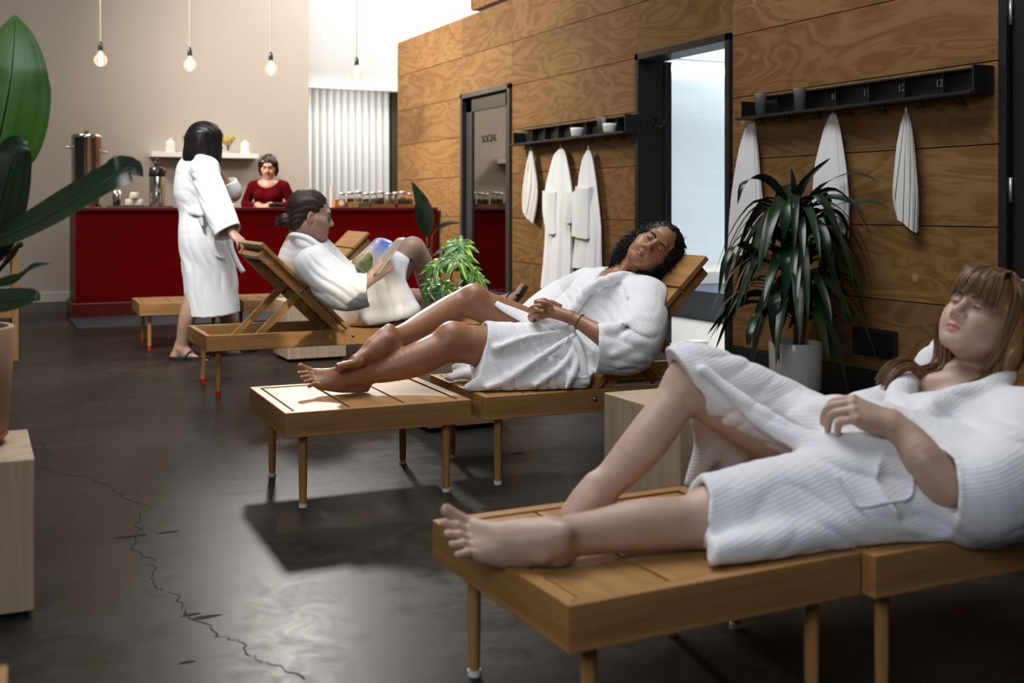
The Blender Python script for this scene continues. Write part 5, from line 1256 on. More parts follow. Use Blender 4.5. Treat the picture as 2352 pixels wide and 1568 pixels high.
# ================================================================ man reading a magazine
def man():
    root = person('man with a low bun in a white robe reading a magazine on a lounger', P(850, 745, 6.7)*[1, 1, 0]+[0, 0, HT])
    B = Sdf(); s = 1.12
    R = fr3(Cdir(.14, .03, .99), Cdir(.95, .27, -.20))
    c = P(716, 494, 6.42)
    T = head(B, c, R, s, male=True, closed=False)
    B.chain([P(703, 566, 6.46), P(706, 540, 6.45), T(0, -.012, -.055)], [.078, .068, .070], .03)
    B.cap(T(0, -.06, -.05), P(690, 556, 6.46), .05, .06, .04)
    B.chain([P(835, 705, 6.70), P(770, 650, 6.60), P(712, 590, 6.48)], [.14, .13, .12], .05)
    B.cap(P(718, 606, 6.24), P(706, 596, 6.72), .06, .06, .05)
    # right leg, knee up; left leg stretched out
    B.chain([P(840, 700, 6.62), P(895, 640, 6.66), P(948, 572, 6.70)], [.098, .088, .070], .03)
    B.chain([P(948, 572, 6.70), P(968, 600, 6.74), P(979, 638, 6.80), P(986, 678, 6.86), P(989, 703, 6.88)], [.068, .064, .062, .046, .040], .03)
    foot(B, P(990, 703, 6.88), Cdir(.95, .3, -.05), Cdir(0, .1, 1), -1, 1.1)
    B.chain([P(850, 708, 6.88), P(920, 694, 6.95), P(990, 688, 7.02), P(1060, 696, 7.08), P(1128, 701, 7.14)], [.10, .085, .064, .060, .042], .03)
    n1, TF = foot(B, P(1136, 699, 7.15), Cdir(.60, .05, .80), Cdir(-.75, -.1, .62), 1, 1.08)
    B.mask('ink', P(930, 600, 6.62), [.06, .04, .03], None, .25); B.mask('ink', P(915, 590, 6.60), [.03, .05, .045], None, .2)
    B.mask('ink', P(975, 652, 6.76), [.05, .06, .03], None, .3); B.mask('ink', P(985, 690, 6.82), [.04, .05, .035], None, .3)
    # arms
    sh, el, wr = P(722, 612, 6.22), P(800, 678, 6.12), P(852, 640, 6.22)
    B.chain([sh, el], [.060, .048], .03); B.cap(el, wr, .047, .030, .03)
    t1, _ = hand(B, P(854, 636, 6.23), Cdir(.72, .25, .65), Cdir(.35, -.85, .1), -1, [(.7, 1.1, .6), (.8, 1.1, .6), (.9, 1.1, .6), (1.0, 1.1, .6)], 1.08, (.2, .3, .0))
    el2, wr2 = P(790, 660, 6.78), P(832, 612, 6.70)
    B.chain([P(706, 598, 6.72), el2], [.056, .045], .03); B.cap(el2, wr2, .045, .03, .03)
    hand(B, wr2, Cdir(.7, -.2, .6), Cdir(.3, .9, .2), 1, [(.7, 1.0, .5)]*4, 1.05, (.2, .3, .0))
    B.solid(frame(*FC), 'l'); B.solid(frame(*FCs), 'stool')
    fine = [(c-.17, c+.17, .0032)]; q = P(876, 612, 6.25); fine.append((q-.13, q+.13, .0036))
    B.build('body', M['skin_man'], root, .006, fine); brows(root, T, R, M['hair_brown'], s, False)
    m = MB(); m.ball(T(-.031, .0775, .000), .0075*s, 10); m.build('eye', M['eye_dark'], root, smooth=True)
    # beard shadow left out; hair swept back to a bun
    Hh = Sdf()
    Hh.ell(T(0, -.026, .042), np.array([.084, .102, .090])*s, R, .03); Hh.ell(T(0, -.070, -.035), np.array([.066, .045, .060])*s, R, .04)
    Hh.ell(T(0, .078, -.012), np.array([.090, .082, .080])*s, R, .02, '-'); Hh.ell(T(.082, .012, -.040), np.array([.03, .05, .05])*s, R, .01, '-'); Hh.ell(T(-.082, .012, -.040), np.array([.03, .05, .05])*s, R, .01, '-')
    Hh.ell(T(0, -.132, -.045), np.array([.034, .030, .034])*s, R, .02)
    f_ = R[:, 1]; l_ = R[:, 0]
    Hh.disp(lambda X, Y, Z: .0022*np.sin(170*((X-c[0])*l_[0]+(Y-c[1])*l_[1])+140*(Z-c[2])+3*np.sin(30*(Z-c[2]))))
    ex = MB(); rg = np.random.default_rng(31); V, Q = Hh.surface(.006); p, n = surf_pts(V, Q, 700, 2)
    for pp, nn in zip(p, n):
        d = -f_*.9-R[:, 2]*.45+rg.normal(0, .16, 3); d = unit(d-nn*(nn@d)+nn*.02); L = .02+.025*rg.random(); t = np.linspace(0, 1, 6)[:, None]
        ex.tube(pp-nn*.0008+d*L*t-nn*.010*t*t, [.0016, .0016, .0015, .0013, .001, .0005], 4, cap=False)
    for k in range(60):
        a, b = rg.random(2)*6.28; o = T(0, -.132, -.045); q = [o+.034*s*(cos(a+w)*R[:, 0]*.8+sin(a+w)*R[:, 2])+f_*.012*cos(b+2*w) for w in np.linspace(0, 2.4, 9)]; ex.tube(q, .0018, 4)
    for k in range(22):
        o = T(rg.normal(0, .02), -.15, -.05+rg.normal(0, .012)); d = unit(-f_+rg.normal(0, .6, 3)); ex.tube(cr([o, o+d*.02, o+d*.035+np.array([0, 0, -.012])], 6), .0009, 4)
    Hh.build('hair', M['hair_brown'], root, .006, (), ex)
    # flip-flop on the outstretched foot
    m = MB(); rows = []
    for i in range(12):
        x = -.075+.275*i/11; w = np.interp(i, [0, 2, 5, 9, 11], [.018, .034, .034, .046, .016]); rows.append([TF(x, -w, -.078), TF(x, w, -.078), TF(x, w, -.098), TF(x, -w, -.098)])
    m.grid(rows, closed_u=True); m.f += [(3, 2, 1, 0), (44, 45, 46, 47)]; m.build('flip_flop', M['flipflop'], root)
    m = MB(); m.tube(cr([TF(.05, -.045, -.085), TF(.075, -.03, -.028), TF(.135, .012, -.045), TF(.150, .014, -.08)], 12), .006, 6); m.tube(cr([TF(.05, .045, -.085), TF(.075, .035, -.025), TF(.135, .014, -.045)], 12), .006, 6); m.build('strap', M['flipflop'], root, smooth=True)
    # ---- robe
    G = Sdf()
    # sleeves
    G.chain([P(722, 612, 6.22), P(775, 660, 6.12), P(812, 668, 6.10), P(862, 660, 6.12)], [.095, .112, .105, .088], .04)
    G.cut(P(846, 660, 6.11), Cdir(1, .05, .02), P(882, 660, 6.12), .125, .004)
    G.chain([P(820, 662, 6.13), P(875, 650, 6.14)], [.078, .08], .006, '-')
    G.chain([P(838, 705, 6.70), P(768, 655, 6.60), P(712, 592, 6.48), P(700, 566, 6.47)], [.165, .165, .150, .115], .05)
    G.cap(P(722, 608, 6.22), P(704, 592, 6.74), .085, .085, .07)
    G.chain([P(672, 600, 6.45), P(700, 660, 6.50), P(770, 720, 6.60)], [.085, .10, .09], .05)
    # lap and tent of cloth over the raised knee
    G.chain([P(845, 700, 6.60), P(885, 650, 6.62), P(915, 612, 6.66)], [.140, .118, .092], .04)
    G.chain([P(850, 730, 6.46), P(900, 725, 6.44), P(950, 716, 6.44)], [.045, .035, .028], .04)
    G.chain([P(905, 640, 6.54), P(928, 672, 6.50), P(950, 705, 6.46)], [.06, .045, .035], .05)
    G.chain([P(860, 690, 6.50), P(895, 690, 6.48)], [.09, .07], .05); G.chain([P(850, 720, 6.78), P(930, 715, 6.90)], [.10, .06], .05)
    G.cut(P(934, 640, 6.6), Cdir(.80, .45, .36), P(985, 640, 6.72), .18, .006)
    G.chain([P(704, 594, 6.74), P(770, 640, 6.84), P(815, 625, 6.80)], [.09, .095, .075], .03)
    G.chain([P(705, 545, 6.46), P(715, 560, 6.44), P(728, 580, 6.46)], [.082, .080, .05], .015, '-')
    G.chain([P(666, 547, 6.47), P(674, 540, 6.32), P(705, 547, 6.28), P(733, 566, 6.28), P(765, 595, 6.30), P(800, 624, 6.32)], [.016, .017, .018, .019, .020, .020], .010)
    G.chain([P(666, 547, 6.47), P(672, 544, 6.62), P(710, 550, 6.66)], [.016, .016, .016], .010)
    G.disp(folds(Cdir(.5, 0, .9), Cdir(.8, 0, -.6), .008, 48, 1.3, 41, P(790, 660, 6.15), .30)); G.disp(folds(Cdir(1, 0, .15), Cdir(0, 0, 1), .010, 40, 1.2, 42, P(910, 680, 6.5), .25)); G.disp(folds(Cdir(.3, 0, 1), Cdir(.8, 0, -.6), .007, 45, 1.4, 43, P(690, 630, 6.4), .25))
    G.solid(frame(*FC), 'l'); G.solid(frame(*FCs), 'stool')
    rb = G.build('robe', M['waffle_far'], root, .0065)
    # magazine
    mg = thing('magazine', 'open magazine with a blue sky and green hill picture held by the seated man', 'magazine', P(865, 600, 6.4))
    a, b, c_, d = P(800, 606, 6.78), P(842, 632, 6.40), P(905, 556, 6.50), P(862, 548, 6.86)
    def page(p00, p10, p11, p01, bow, nm, mat):
        m = MB(); up = unit(np.cross(p10-p00, p01-p00)); rows = []
        for i in range(12):
            v = i/11; rows.append([(p00*(1-u)+p10*u)*(1-v)+(p01*(1-u)+p11*u)*v+up*bow*sin(PI*u) for u in np.linspace(0, 1, 12)])
        m.grid(rows); o = m.build(nm, mat, mg, smooth=True); so = o.modifiers.new('t', 'SOLIDIFY'); so.thickness = .004; return o
    page(a, b, c_, d, .02, 'left_page', M['page_photo'])
    page(b, P(866, 632, 6.16), P(932, 545, 6.30), c_, .015, 'right_page', M['paper'])
    return root
man()
# ================================================================ standing guest
def standing():
    root = person('woman with a black bob in a white robe walking, hand on a lounger back', P(455, 828, 7.65)*[1, 1, 0])
    B = Sdf(); s = 1.0
    R = fr3(Cdir(.06, .02, 1), Cdir(.80, .58, -.12)); c = P(474, 326, 7.64)
    T = head(B, c, R, s, closed=False, ears=False)
    B.chain([P(458, 372, 7.66), P(464, 355, 7.66), T(0, -.012, -.055)], [.060, .050, .055], .03)
    B.chain([P(470, 560, 7.65), P(462, 480, 7.66), P(456, 400, 7.66)], [.13, .10, .12], .05)
    # legs
    B.chain([P(460, 560, 7.64), P(452, 650, 7.66), P(432, 722, 7.62), P(422, 765, 7.63), P(418, 800, 7.64)], [.075, .066, .056, .046, .035], .03)
    foot(B, P(417, 803, 7.64), Cdir(.97, .05, -.06), Cdir(.05, 0, 1), -1, 1.0)
    B.chain([P(484, 560, 7.72), P(500, 650, 7.80), P(524, 735, 7.95), P(530, 775, 8.0), P(528, 800, 8.02)], [.075, .066, .054, .043, .034], .03)
    foot(B, P(530, 793, 8.02), Cdir(.9, .3, -.1), Cdir(.05, 0, 1), 1, 1.0)
    # near arm down to the lounger; far arm up to the chin
    sh, el, wr = P(474, 388, 7.46), P(504, 470, 7.36), P(531, 532, 7.22)
    B.chain([sh, el, wr], [.05, .042, .027], .03)
    hand(B, wr, Cdir(.66, -.32, -.60), Cdir(.45, -.45, .75), 1, [(.2, .4, .3), (.25, .5, .3), (.3, .5, .3), (.35, .5, .3)], .95)
    el2, wr2 = P(538, 446, 7.82), P(505, 400, 7.72)
    B.chain([P(455, 392, 7.84), el2], [.05, .042], .03); B.cap(el2, wr2, .040, .026, .03)
    hand(B, wr2, Cdir(-.30, -.05, .95), Cdir(.9, .2, .2), -1, [(.5, .7, .4)]*4, .92)
    fine = [(c-.15, c+.15, .0038)]
    B.build('body', M['skin_olive'], root, .0065, fine)
    m = MB()
    for an, xd in ((P(417, 803, 7.64), Cdir(.97, .05, 0)), (P(530, 793, 8.02), Cdir(.9, .3, 0))):
        y = np.cross([0, 0, 1], xd); z0 = .004; rows = []
        for i in range(14):
            x = -.085+.275*i/13; w = np.interp(i, [0, 2, 6, 10, 13], [.018, .036, .034, .046, .014]); o = np.array([an[0], an[1], 0])+xd*x
            rows.append([o-y*w+[0, 0, z0], o+y*w+[0, 0, z0], o+y*w+[0, 0, z0+.018], o-y*w+[0, 0, z0+.018]])
        m.grid(rows, closed_u=True); k = m.n; m.f += [(k-56, k-55, k-54, k-53), (k-1, k-2, k-3, k-4)]
        o = np.array([an[0], an[1], 0])
        for q in (-1, 1): m.tube(cr([o+xd*.03+y*q*.045+[0, 0, .02], o+xd*.075+y*q*.03+[0, 0, .065], o+xd*.125+[0, 0, .045], o+xd*.14+[0, 0, .02]], 12), .0055, 6)
    m.build('flip_flops', M['flipflop'], root)
    # bob of straight black hair
    Hh = Sdf(); Hh.ell(T(0, -.018, .048), np.array([.090, .112, .092]), R, .03)
    for x in (-1, 1): Hh.chain([T(.072*x, -.01, .05), T(.082*x, .005, -.06), T(.080*x, .020, -.150)], [.040, .040, .030], .05, flat=(R[:, 1], 1.9))
    Hh.chain([T(0, -.075, .0), T(0, -.095, -.08), T(0, -.105, -.145)], [.06, .055, .040], .05, flat=(R[:, 0], 1.5))
    Hh.ell(T(0, .115, -.040), np.array([.062, .095, .130]), R, .012, '-')
    Hh.cut(T(0, .1, -.168), R@np.array([0, -.12, -1]))
    rr_ = R
    Hh.disp(lambda X, Y, Z: .0018*np.sin(230*((X-c[0])*rr_[0, 0]+(Y-c[1])*rr_[1, 0])+150*((X-c[0])*rr_[0, 1]+(Y-c[1])*rr_[1, 1])+2*np.sin(9*Z)))
    ex = MB(); rg = np.random.default_rng(8); V, Q = Hh.surface(.006); p, n = surf_pts(V, Q, 500, 4)
    for pp, nn in zip(p, n):
        if (R.T@(pp-c))[2] < -.10: continue
        L = .03+.05*rg.random(); t = np.linspace(0, 1, 6)[:, None]; d = np.array([0, 0, -1.0])+rg.normal(0, .05, 3); d = unit(d-nn*(nn@d))
        ex.tube(pp-nn*.0006+d*L*t-nn*.012*t*t, [.0015, .0015, .0014, .0012, .001, .0005], 4, cap=False)
    Hh.build('hair', M['hair_dark'], root, .0055, (), ex)
    # ---- robe
    G = Sdf(); fr = Cdir(1, .35, 0)
    G.chain([P(456, 398, 7.66), P(452, 440, 7.66), P(460, 484, 7.66)], [.150, .150, .128], .04)
    G.chain([P(460, 484, 7.66), P(466, 545, 7.66), P(474, 620, 7.68), P(484, 715, 7.72), P(486, 760, 7.72)], [.132, .162, .160, .172, .176], .03)
    G.chain([P(500, 560, 7.64), P(512, 650, 7.70), P(522, 760, 7.74)], [.10, .10, .09], .05)
    G.cut(P(480, 722, 7.68), Cdir(.03, .1, -1), P(480, 790, 7.7), .42, .004)
    G.chain([P(480, 712, 7.69), P(482, 800, 7.70)], [.12, .155], .004, '-')
    G.cap(P(474, 388, 7.46), P(448, 392, 7.86), .080, .08, .06)
    G.chain([P(472, 392, 7.46), P(490, 450, 7.38), P(512, 505, 7.28), P(530, 545, 7.22)], [.088, .098, .094, .088], .04)
    G.cut(P(523, 532, 7.24), Cdir(.50, -.2, -.84), P(540, 560, 7.2), .13, .004); G.chain([P(512, 505, 7.28), P(540, 562, 7.20)], [.070, .078], .004, '-')
    G.chain([P(458, 392, 7.84), P(500, 432, 7.88), P(530, 440, 7.84), P(508, 402, 7.74)], [.08, .085, .078, .07], .03)
    G.cut(P(520, 425, 7.80), Cdir(-.4, -.1, .9), P(508, 396, 7.74), .11, .004)
    G.chain([P(462, 350, 7.66), P(470, 372, 7.62)], [.068, .06], .01, '-')
    G.chain([P(432, 366, 7.74), P(440, 362, 7.58), P(470, 364, 7.50), P(492, 385, 7.52), P(500, 430, 7.52), P(500, 480, 7.56)], [.020, .022, .024, .024, .022, .02], .012)
    G.chain([P(425, 484, 7.70), P(440, 486, 7.53), P(465, 486, 7.515), P(492, 482, 7.58)], [.020, .020, .020, .018], .008, flat=(Cdir(0, 0, 1), 1.5))
    G.disp(folds(Cdir(1, .1, .1), Cdir(0, 0, 1), .010, 36, .8, 51, P(475, 640, 7.6), .42)); G.disp(folds(Cdir(.4, 0, 1), Cdir(.5, 0, -.8), .007, 42, 1.3, 52, P(500, 460, 7.35), .30)); G.disp(folds(Cdir(.3, 0, 1), Cdir(1, 0, 0), .005, 45, 1.3, 53, P(430, 440, 7.6), .2))
    rb = G.build('robe', M['waffle_far'], root, .007); Vr = world_verts(rb)
    pt = cr([P(524, 545, 7.50), P(532, 572, 7.47), P(545, 602, 7.45), P(559, 625, 7.44)], 14); ribbon_mesh(pt, Cdir(.2, -1, 0), .034, .008).build('belt_end', M['waffle_far'], root, smooth=True)
    m = MB(); q = drape(Vr, [(462, 492)], .01)[0]; m.ball(q, (.03, .03, .026)); m.tube(cr([q, q+[0, -.01, -.04], q+[.01, -.012, -.085]], 6), [.018, .014, .010], 8); m.build('belt_knot', M['waffle_far'], root, smooth=True)
    pts = cr(drape(Vr, [(495, 536), (495, 560), (497, 586), (512, 592), (522, 594)], .004, 6), 20); ribbon_mesh(pts, Cdir(0, -1, .1), .010, .006).build('pocket_hem', M['waffle_far'], root, smooth=True)
    return root
standing()
# ================================================================ person serving behind the bar
def barista():
    root = person('person with short dark hair in a dark red long sleeved top behind the bar', P(617, 700, 12.4)*[1, 1, 0])
    B = Sdf(); Y0 = 12.45; c = P(617, 383, Y0-.02)
    R = fr3(Cdir(.02, -.22, .97), Cdir(.06, -.95, -.30)); T = head(B, c, R, 1.06, closed=True)
    X = lambda x, y, z: P(617, 475, Y0)+Cdir(1, 0, 0)*x+Cdir(0, -1, 0)*y+np.array([0, 0, z])
    B.chain([X(0, .02, .22), X(0, .01, .30), T(0, -.012, -.055)], [.075, .054, .056], .03)
    B.chain([X(0, 0, .22), X(0, 0, -.1), X(0, 0, -.25)], [.09, .09, .11], .04, flat=(Cdir(1, 0, 0), 1.3))
    B.cap(X(-.13, .01, .245), X(.13, .01, .245), .036, .036, .05)
    for x in (-1, 1):
        B.chain([X(.17*x, 0, .22), X(.25*x, -.01, .02), X(.15*x, .16, .005), X(.07*x, .22, .02)], [.040, .038, .034, .027], .02)
        hand(B, X(.075*x, .22, .03), Cdir(-.75*x, -.55, -.35), Cdir(.1*x, -.55, .85), x, [(.5, .6, .3)]*4, 1.0)
    for x in (-.08, .08): B.chain([X(x, 0, -.25), X(x, .02, -.65), X(x, 0, -.95)], [.09, .06, .045], .03)
    for x in (-.08, .08): foot(B, X(x, 0, -.945), Cdir(0, -1, 0), np.array([0, 0, 1.0]), 1 if x > 0 else -1)
    B.build('body', M['skin_bar'], root, .008, [(c-.16, c+.16, .0042)])
    brows(root, T, R, M['hair_bar'], 1.06, True)
    Hh = Sdf(); Hh.ell(T(0, -.018, .046), np.array([.092, .108, .092]), R, .03)
    for x in (-1, 1): Hh.chain([T(.076*x, .03, .05), T(.084*x, .015, -.02), T(.076*x, .0, -.085)], [.030, .024, .014], .03)
    Hh.ell(T(.008, .105, -.030), np.array([.058, .085, .100]), R, .012, '-')
    Hh.disp(lambda X_, Y_, Z_: .003*np.sin(120*X_+4*np.sin(20*Z_)))
    Hh.build('hair', M['hair_bar'], root, .006)
    G = Sdf()
    G.chain([X(0, 0, .21), X(0, .01, .10), X(0, .0, -.06), X(0, 0, -.22)], [.125, .125, .112, .13], .03, flat=(Cdir(1, 0, 0), 1.28))
    for x in (-1, 1): G.ell(X(.075*x, .10, .115), (.06, .05, .055), None, .05)
    G.cap(X(-.165, .0, .225), X(.165, .0, .225), .062, .062, .05)
    for x in (-1, 1): G.chain([X(.17*x, 0, .22), X(.253*x, -.01, .03), X(.16*x, .15, .008), X(.10*x, .20, .018)], [.062, .054, .046, .034], .015)
    G.ell(X(0, .05, .335), (.125, .17, .135), np.stack([Cdir(1, 0, 0), Cdir(0, 1, 0), [0, 0, 1]], 1), .008, '-')
    for x in (-.08, .08): G.chain([X(x, 0, -.20), X(x, .02, -.65), X(x, 0, -.92)], [.10, .075, .06], .03)
    G.disp(folds(Cdir(.2, 0, 1), Cdir(1, 0, 0), .003, 60, 1.2, 61, X(0, 0, .02), .30))
    V, Q = G.surface(.008)
    mesh('top', V, Q, M['red_knit'], root, True)
    return root
barista()
# ================================================================ plants
def leaf_strip(m, path, width, side, cup=.25, n=14, prof=None, wave=0.0, ph=0.0, k=5):
    """one blade along path; width = half width at the widest; side = sideways hint"""
    p = cr(path, n); T = np.gradient(p, axis=0); T /= np.linalg.norm(T, axis=1)[:, None]; rows = []
    for i in range(n):
        t = i/(n-1); w = width*(prof(t) if prof else (sin(PI*min(1, t*1.02)**.75)**.8 if 0 < t < 1 else 0))
        s_ = np.cross(T[i], side); s_ = side-T[i]*(T[i]@side); s_ = s_/(np.linalg.norm(s_)+1e-9); u = np.cross(s_, T[i])
        if u[2] < 0: u = -u
        rows.append([p[i]+s_*w*x+u*(abs(x)*w*cup+wave*w*sin(9*t+ph+2.5*x)*abs(x)) for x in np.linspace(-1, 1, k)])
    m.grid(rows)
def pot(t, c, r0, r1, h, mat, wall=.012, name='pot'):
    m = MB(); m.lathe([(0, 0), (r0, 0), (r0+.004, .006), (r1, h-.006), (r1-.003, h), (r1-wall, h), (r1-wall-.004, h-.03), (0, h-.03)], c, 40); m.build(name, M[mat], t, smooth=False)
    o = bpy.data.objects[-1] if False else None
    m = MB(); m.lathe([(0, h-.028), (r1-wall-.006, h-.03)], c, 20); m.build('soil', M['soil'], t)
def shade(par):
    for ch in par.children:
        if ch.name.startswith(('pot', 'saucer')):
            for p in ch.data.polygons: p.use_smooth = True
            e = ch.modifiers.new('edge', 'EDGE_SPLIT'); e.split_angle = .7
# --- dracaena in a white pot by the plywood wall
c = PZ(1827, 893, .018); dr = thing('potted_dracaena', 'tall dark strappy leaved plant in a white pot by the plywood wall', 'plant', c)
m = MB(); m.lathe([(0, 0), (.165, 0), (.172, .010), (.165, .012), (.15, .006), (0, .006)], c-[0, 0, .017], 36); m.build('saucer', M['dark_metal'], dr, smooth=True)
pot(dr, c, .138, .146, .262, 'ceramic'); shade(dr)
m = MB(); cr_pts = [c+[0, 0, .24], c+[.01, 0, .5], c+[-.005, 0, .8], c+[0, 0, 1.02]]; m.tube(cr(cr_pts, 12), .014, 10); m.tube(cr([c+[.03, -.02, .24], c+[.06, -.02, .45], c+[.07, -.04, .62]], 8), .011, 8); m.build('trunk', M['stem_brown'], dr, smooth=True)
rg = np.random.default_rng(12); m = MB()
def strap(o, a, L, rise, droop, w):
    d = np.array([cos(a), sin(a), 0]); q = [o, o+d*L*.22+[0, 0, rise*.75], o+d*L*.50+[0, 0, rise], o+d*L*.78+[0, 0, rise-droop*.4], o+d*L*.98+[0, 0, rise-droop]]
    q = np.array(q); lim = VW-.075
    q[:, 0] = np.where(q[:, 0] > lim, lim-(q[:, 0]-lim)*.25, q[:, 0])
    leaf_strip(m, q, w, unit(np.cross(d, [0, 0, 1])+[0, 0, .25*rg.normal()]), .22, 15, lambda t: min(1, t*5+.25)*(1-t**3.2)**.8, .05, rg.random()*6)
for i in range(92):
    z = .36+.66*(i/91)**.9; a = i*2.3999+rg.normal(0, .2); f = 1-(z-.36)/.66
    L = .33+.10*f+.12*rg.random(); strap(c+[0, 0, z], a, L, .03+.15*rg.random()*(1-f*.5), .20+.22*rg.random(), .026+.013*rg.random())
top = c+[0, 0, 1.03]
def blade(px, w, Ys=None):
    q = [P(x, y, Y) for x, y, Y in px]; q = [PV(x, y, VW-.085) if p_[0] > VW-.085 else p_ for p_, (x, y, Y) in zip(q, px)]
    leaf_strip(m, q, w, Cdir(.6, .1, .3), .15, 14, lambda t: min(1, t*4+.3)*(1-t**3)**.8, .03)
Yd = 6.30
blade([(1826, 465, Yd), (1845, 425, Yd-.05), (1875, 390, Yd-.1), (1909, 362, Yd-.12)], .036); blade([(1822, 460, Yd), (1824, 430, Yd-.04), (1818, 385, Yd-.05)], .020)
blade([(1815, 470, Yd), (1775, 420, Yd-.1), (1740, 406, Yd-.2), (1705, 425, Yd-.28), (1694, 470, Yd-.3)], .024); blade([(1840, 470, Yd), (1890, 425, Yd+.02), (1950, 398, Yd+.02), (1995, 405, Yd), (2022, 420, Yd-.05)], .013)
blade([(1845, 500, Yd), (1890, 455, Yd-.1), (1950, 460, Yd-.15), (1990, 500, Yd-.2)], .022); blade([(1850, 520, Yd), (1930, 468, Yd), (2010, 465, Yd-.05), (2048, 482, Yd-.08)], .014)
blade([(1815, 455, Yd-.1), (1808, 470, Yd-.22), (1802, 510, Yd-.27), (1800, 550, Yd-.28)], .038); blade([(1850, 500, Yd-.05), (1880, 520, Yd-.2), (1897, 560, Yd-.28), (1903, 600, Yd-.3)], .036)
blade([(1805, 560, Yd-.1), (1806, 590, Yd-.24), (1805, 640, Yd-.28), (1802, 690, Yd-.3)], .036); blade([(1790, 640, Yd-.1), (1780, 680, Yd-.3), (1776, 740, Yd-.34), (1790, 832, Yd-.34)], .034)
blade([(1760, 600, Yd-.1), (1700, 560, Yd-.3), (1665, 600, Yd-.4), (1650, 680, Yd-.42)], .022); blade([(1760, 700, Yd-.1), (1740, 720, Yd-.3), (1722, 760, Yd-.4), (1716, 795, Yd-.42)], .026)
m.build('foliage', M['leaf_dark'], dr, smooth=True)
# --- variegated umbrella plant in a black pot
c = P(1022, 702, 5.33); c[2] = .4205; sp = thing('umbrella_plant', 'small variegated plant with fingered leaves in a black plastic pot', 'plant', c)
pot(sp, c, .042, .056, .11, 'black_plastic', .004); shade(sp)
mf, ms = MB(), MB(); o = c+[0, 0, .08]
def palm(ctr, nrm, n, L, w):
    nrm = unit(nrm); a = unit(np.cross(nrm, [.3, .2, 1])); b = np.cross(nrm, a); st = rg.random()*6
    for k in range(n):
        th = st+2*PI*k/n+rg.normal(0, .1); d = a*cos(th)+b*sin(th); l = L*(.8+.3*rg.random()); dn = np.array([0, 0, -1.0])
        q = [ctr, ctr+d*l*.2+nrm*.004, ctr+d*l*.6+nrm*.002+dn*l*.08, ctr+d*l+dn*l*.30]
        leaf_strip(mf, q, w, np.cross(nrm, d), .25, 9, lambda t: 0.06 if t < .12 else sin(PI*min(1, (t-.1)/.9)**.85)**.7)
Y = 5.3
for (x, y, dy, n, L, w) in ((1055, 562, 0, 8, .092, .0165), (1050, 592, -.05, 9, .105, .018), (1006, 609, -.04, 9, .085, .015), (1080, 622, -.05, 8, .085, .0155), (1024, 660, -.06, 8, .075, .014), (996, 650, .03, 8, .075, .014), (1100, 646, 0, 7, .07, .014), (990, 672, -.02, 7, .06, .012), (1070, 672, .05, 7, .07, .013)):
    t_ = P(x, y, Y+dy); ms.tube(cr([o, o+(t_-o)*.5+[0, 0, .05], t_], 8), [.0035, .0025, .0018], 6); palm(t_, Cdir(rg.normal(0, .35), -.75, .75), n, L, w)
for x, y in ((1022, 568), (1017, 574)): ms.tube(cr([P(1032, 594, Y), P(1030, 580, Y), P(x+6, 572, Y), P(x, 582, Y)], 8), .004, 5)
mf.build('foliage', M['leaf_variegated'], sp, smooth=True); ms.build('stems', stalk, sp, smooth=True)
# --- big leaves of the plant in the clay pot at the left edge
c = np.append(W((-128-CXP)/FPX*2.98, 2.98, 0)[:2], .43); bp = thing('large_leaf_plant', 'large broad leaved plant in a tall clay pot at the left edge', 'plant', c)
m = MB(); m.lathe([(0, -.028), (.135, -.028), (.155, -.005), (.150, .012), (.135, .006), (0, .006)], c, 36); m.build('saucer', M['terracotta_dark'], bp, smooth=True)
pot(bp, c+[0, 0, .007], .150, .172, .275, 'terracotta', .016); shade(bp)
mf, ms = MB(), MB(); o = c+[0, 0, .25]
broad = lambda t: (sin(PI*min(1, max(0, t))**.78)**.85)*(1.12-.3*t) if 0 < t < 1 else 0.0
mt, mr = MB(), MB()
def big(px, w, side, cup=.12, wave=.05, dst=None):
    q = [P(x, y, Y) for x, y, Y in px]; leaf_strip(dst or mf, q, w, side, cup, 22, broad, wave, rg.random()*6, 9); ms.tube(cr([o, o+(q[0]-o)*.5+[0, 0, .06], q[0]], 8), [.010, .008, .006], 8); mr.tube(cr(q, 14), [.004, .0025, .0008], 6)
big([(-40, 420, 2.90), (-6, 330, 2.86), (22, 200, 2.84), (32, 100, 2.85), (34, 32, 2.87)], .105, Cdir(1, .15, -.1), .12, .05, mt)
big([(-70, 640, 2.86), (-20, 540, 2.80), (10, 430, 2.78), (38, 340, 2.78), (62, 320, 2.80)], .062, Cdir(.8, .3, -.5))
big([(-60, 560, 2.85), (40, 530, 2.70), (140, 480, 2.62), (250, 410, 2.60), (300, 385, 2.62), (329, 406, 2.62)], .062, Cdir(.25, .5, .75), .12, .06)
big([(-50, 700, 2.86), (-10, 655, 2.78), (40, 640, 2.75), (75, 612, 2.74), (118, 604, 2.75)], .018, Cdir(.2, .6, .7))
big([(-70, 660, 2.86), (-30, 690, 2.76), (30, 690, 2.70), (75, 682, 2.68), (92, 690, 2.68)], .035, Cdir(.1, .55, .8), .1, .04)
big([(-70, 560, 2.92), (-30, 640, 3.0), (10, 610, 3.02), (40, 570, 3.03), (52, 555, 3.04)], .03, Cdir(.4, .5, .6))
mf.build('foliage', M['leaf_deep'], bp, smooth=True); mt.build('upper_leaf', M['leaf_lit'], bp, smooth=True); mr.build('midribs', M['leaf_deep'], bp, smooth=True); ms.build('stems', M['stem_brown'], bp, smooth=True)
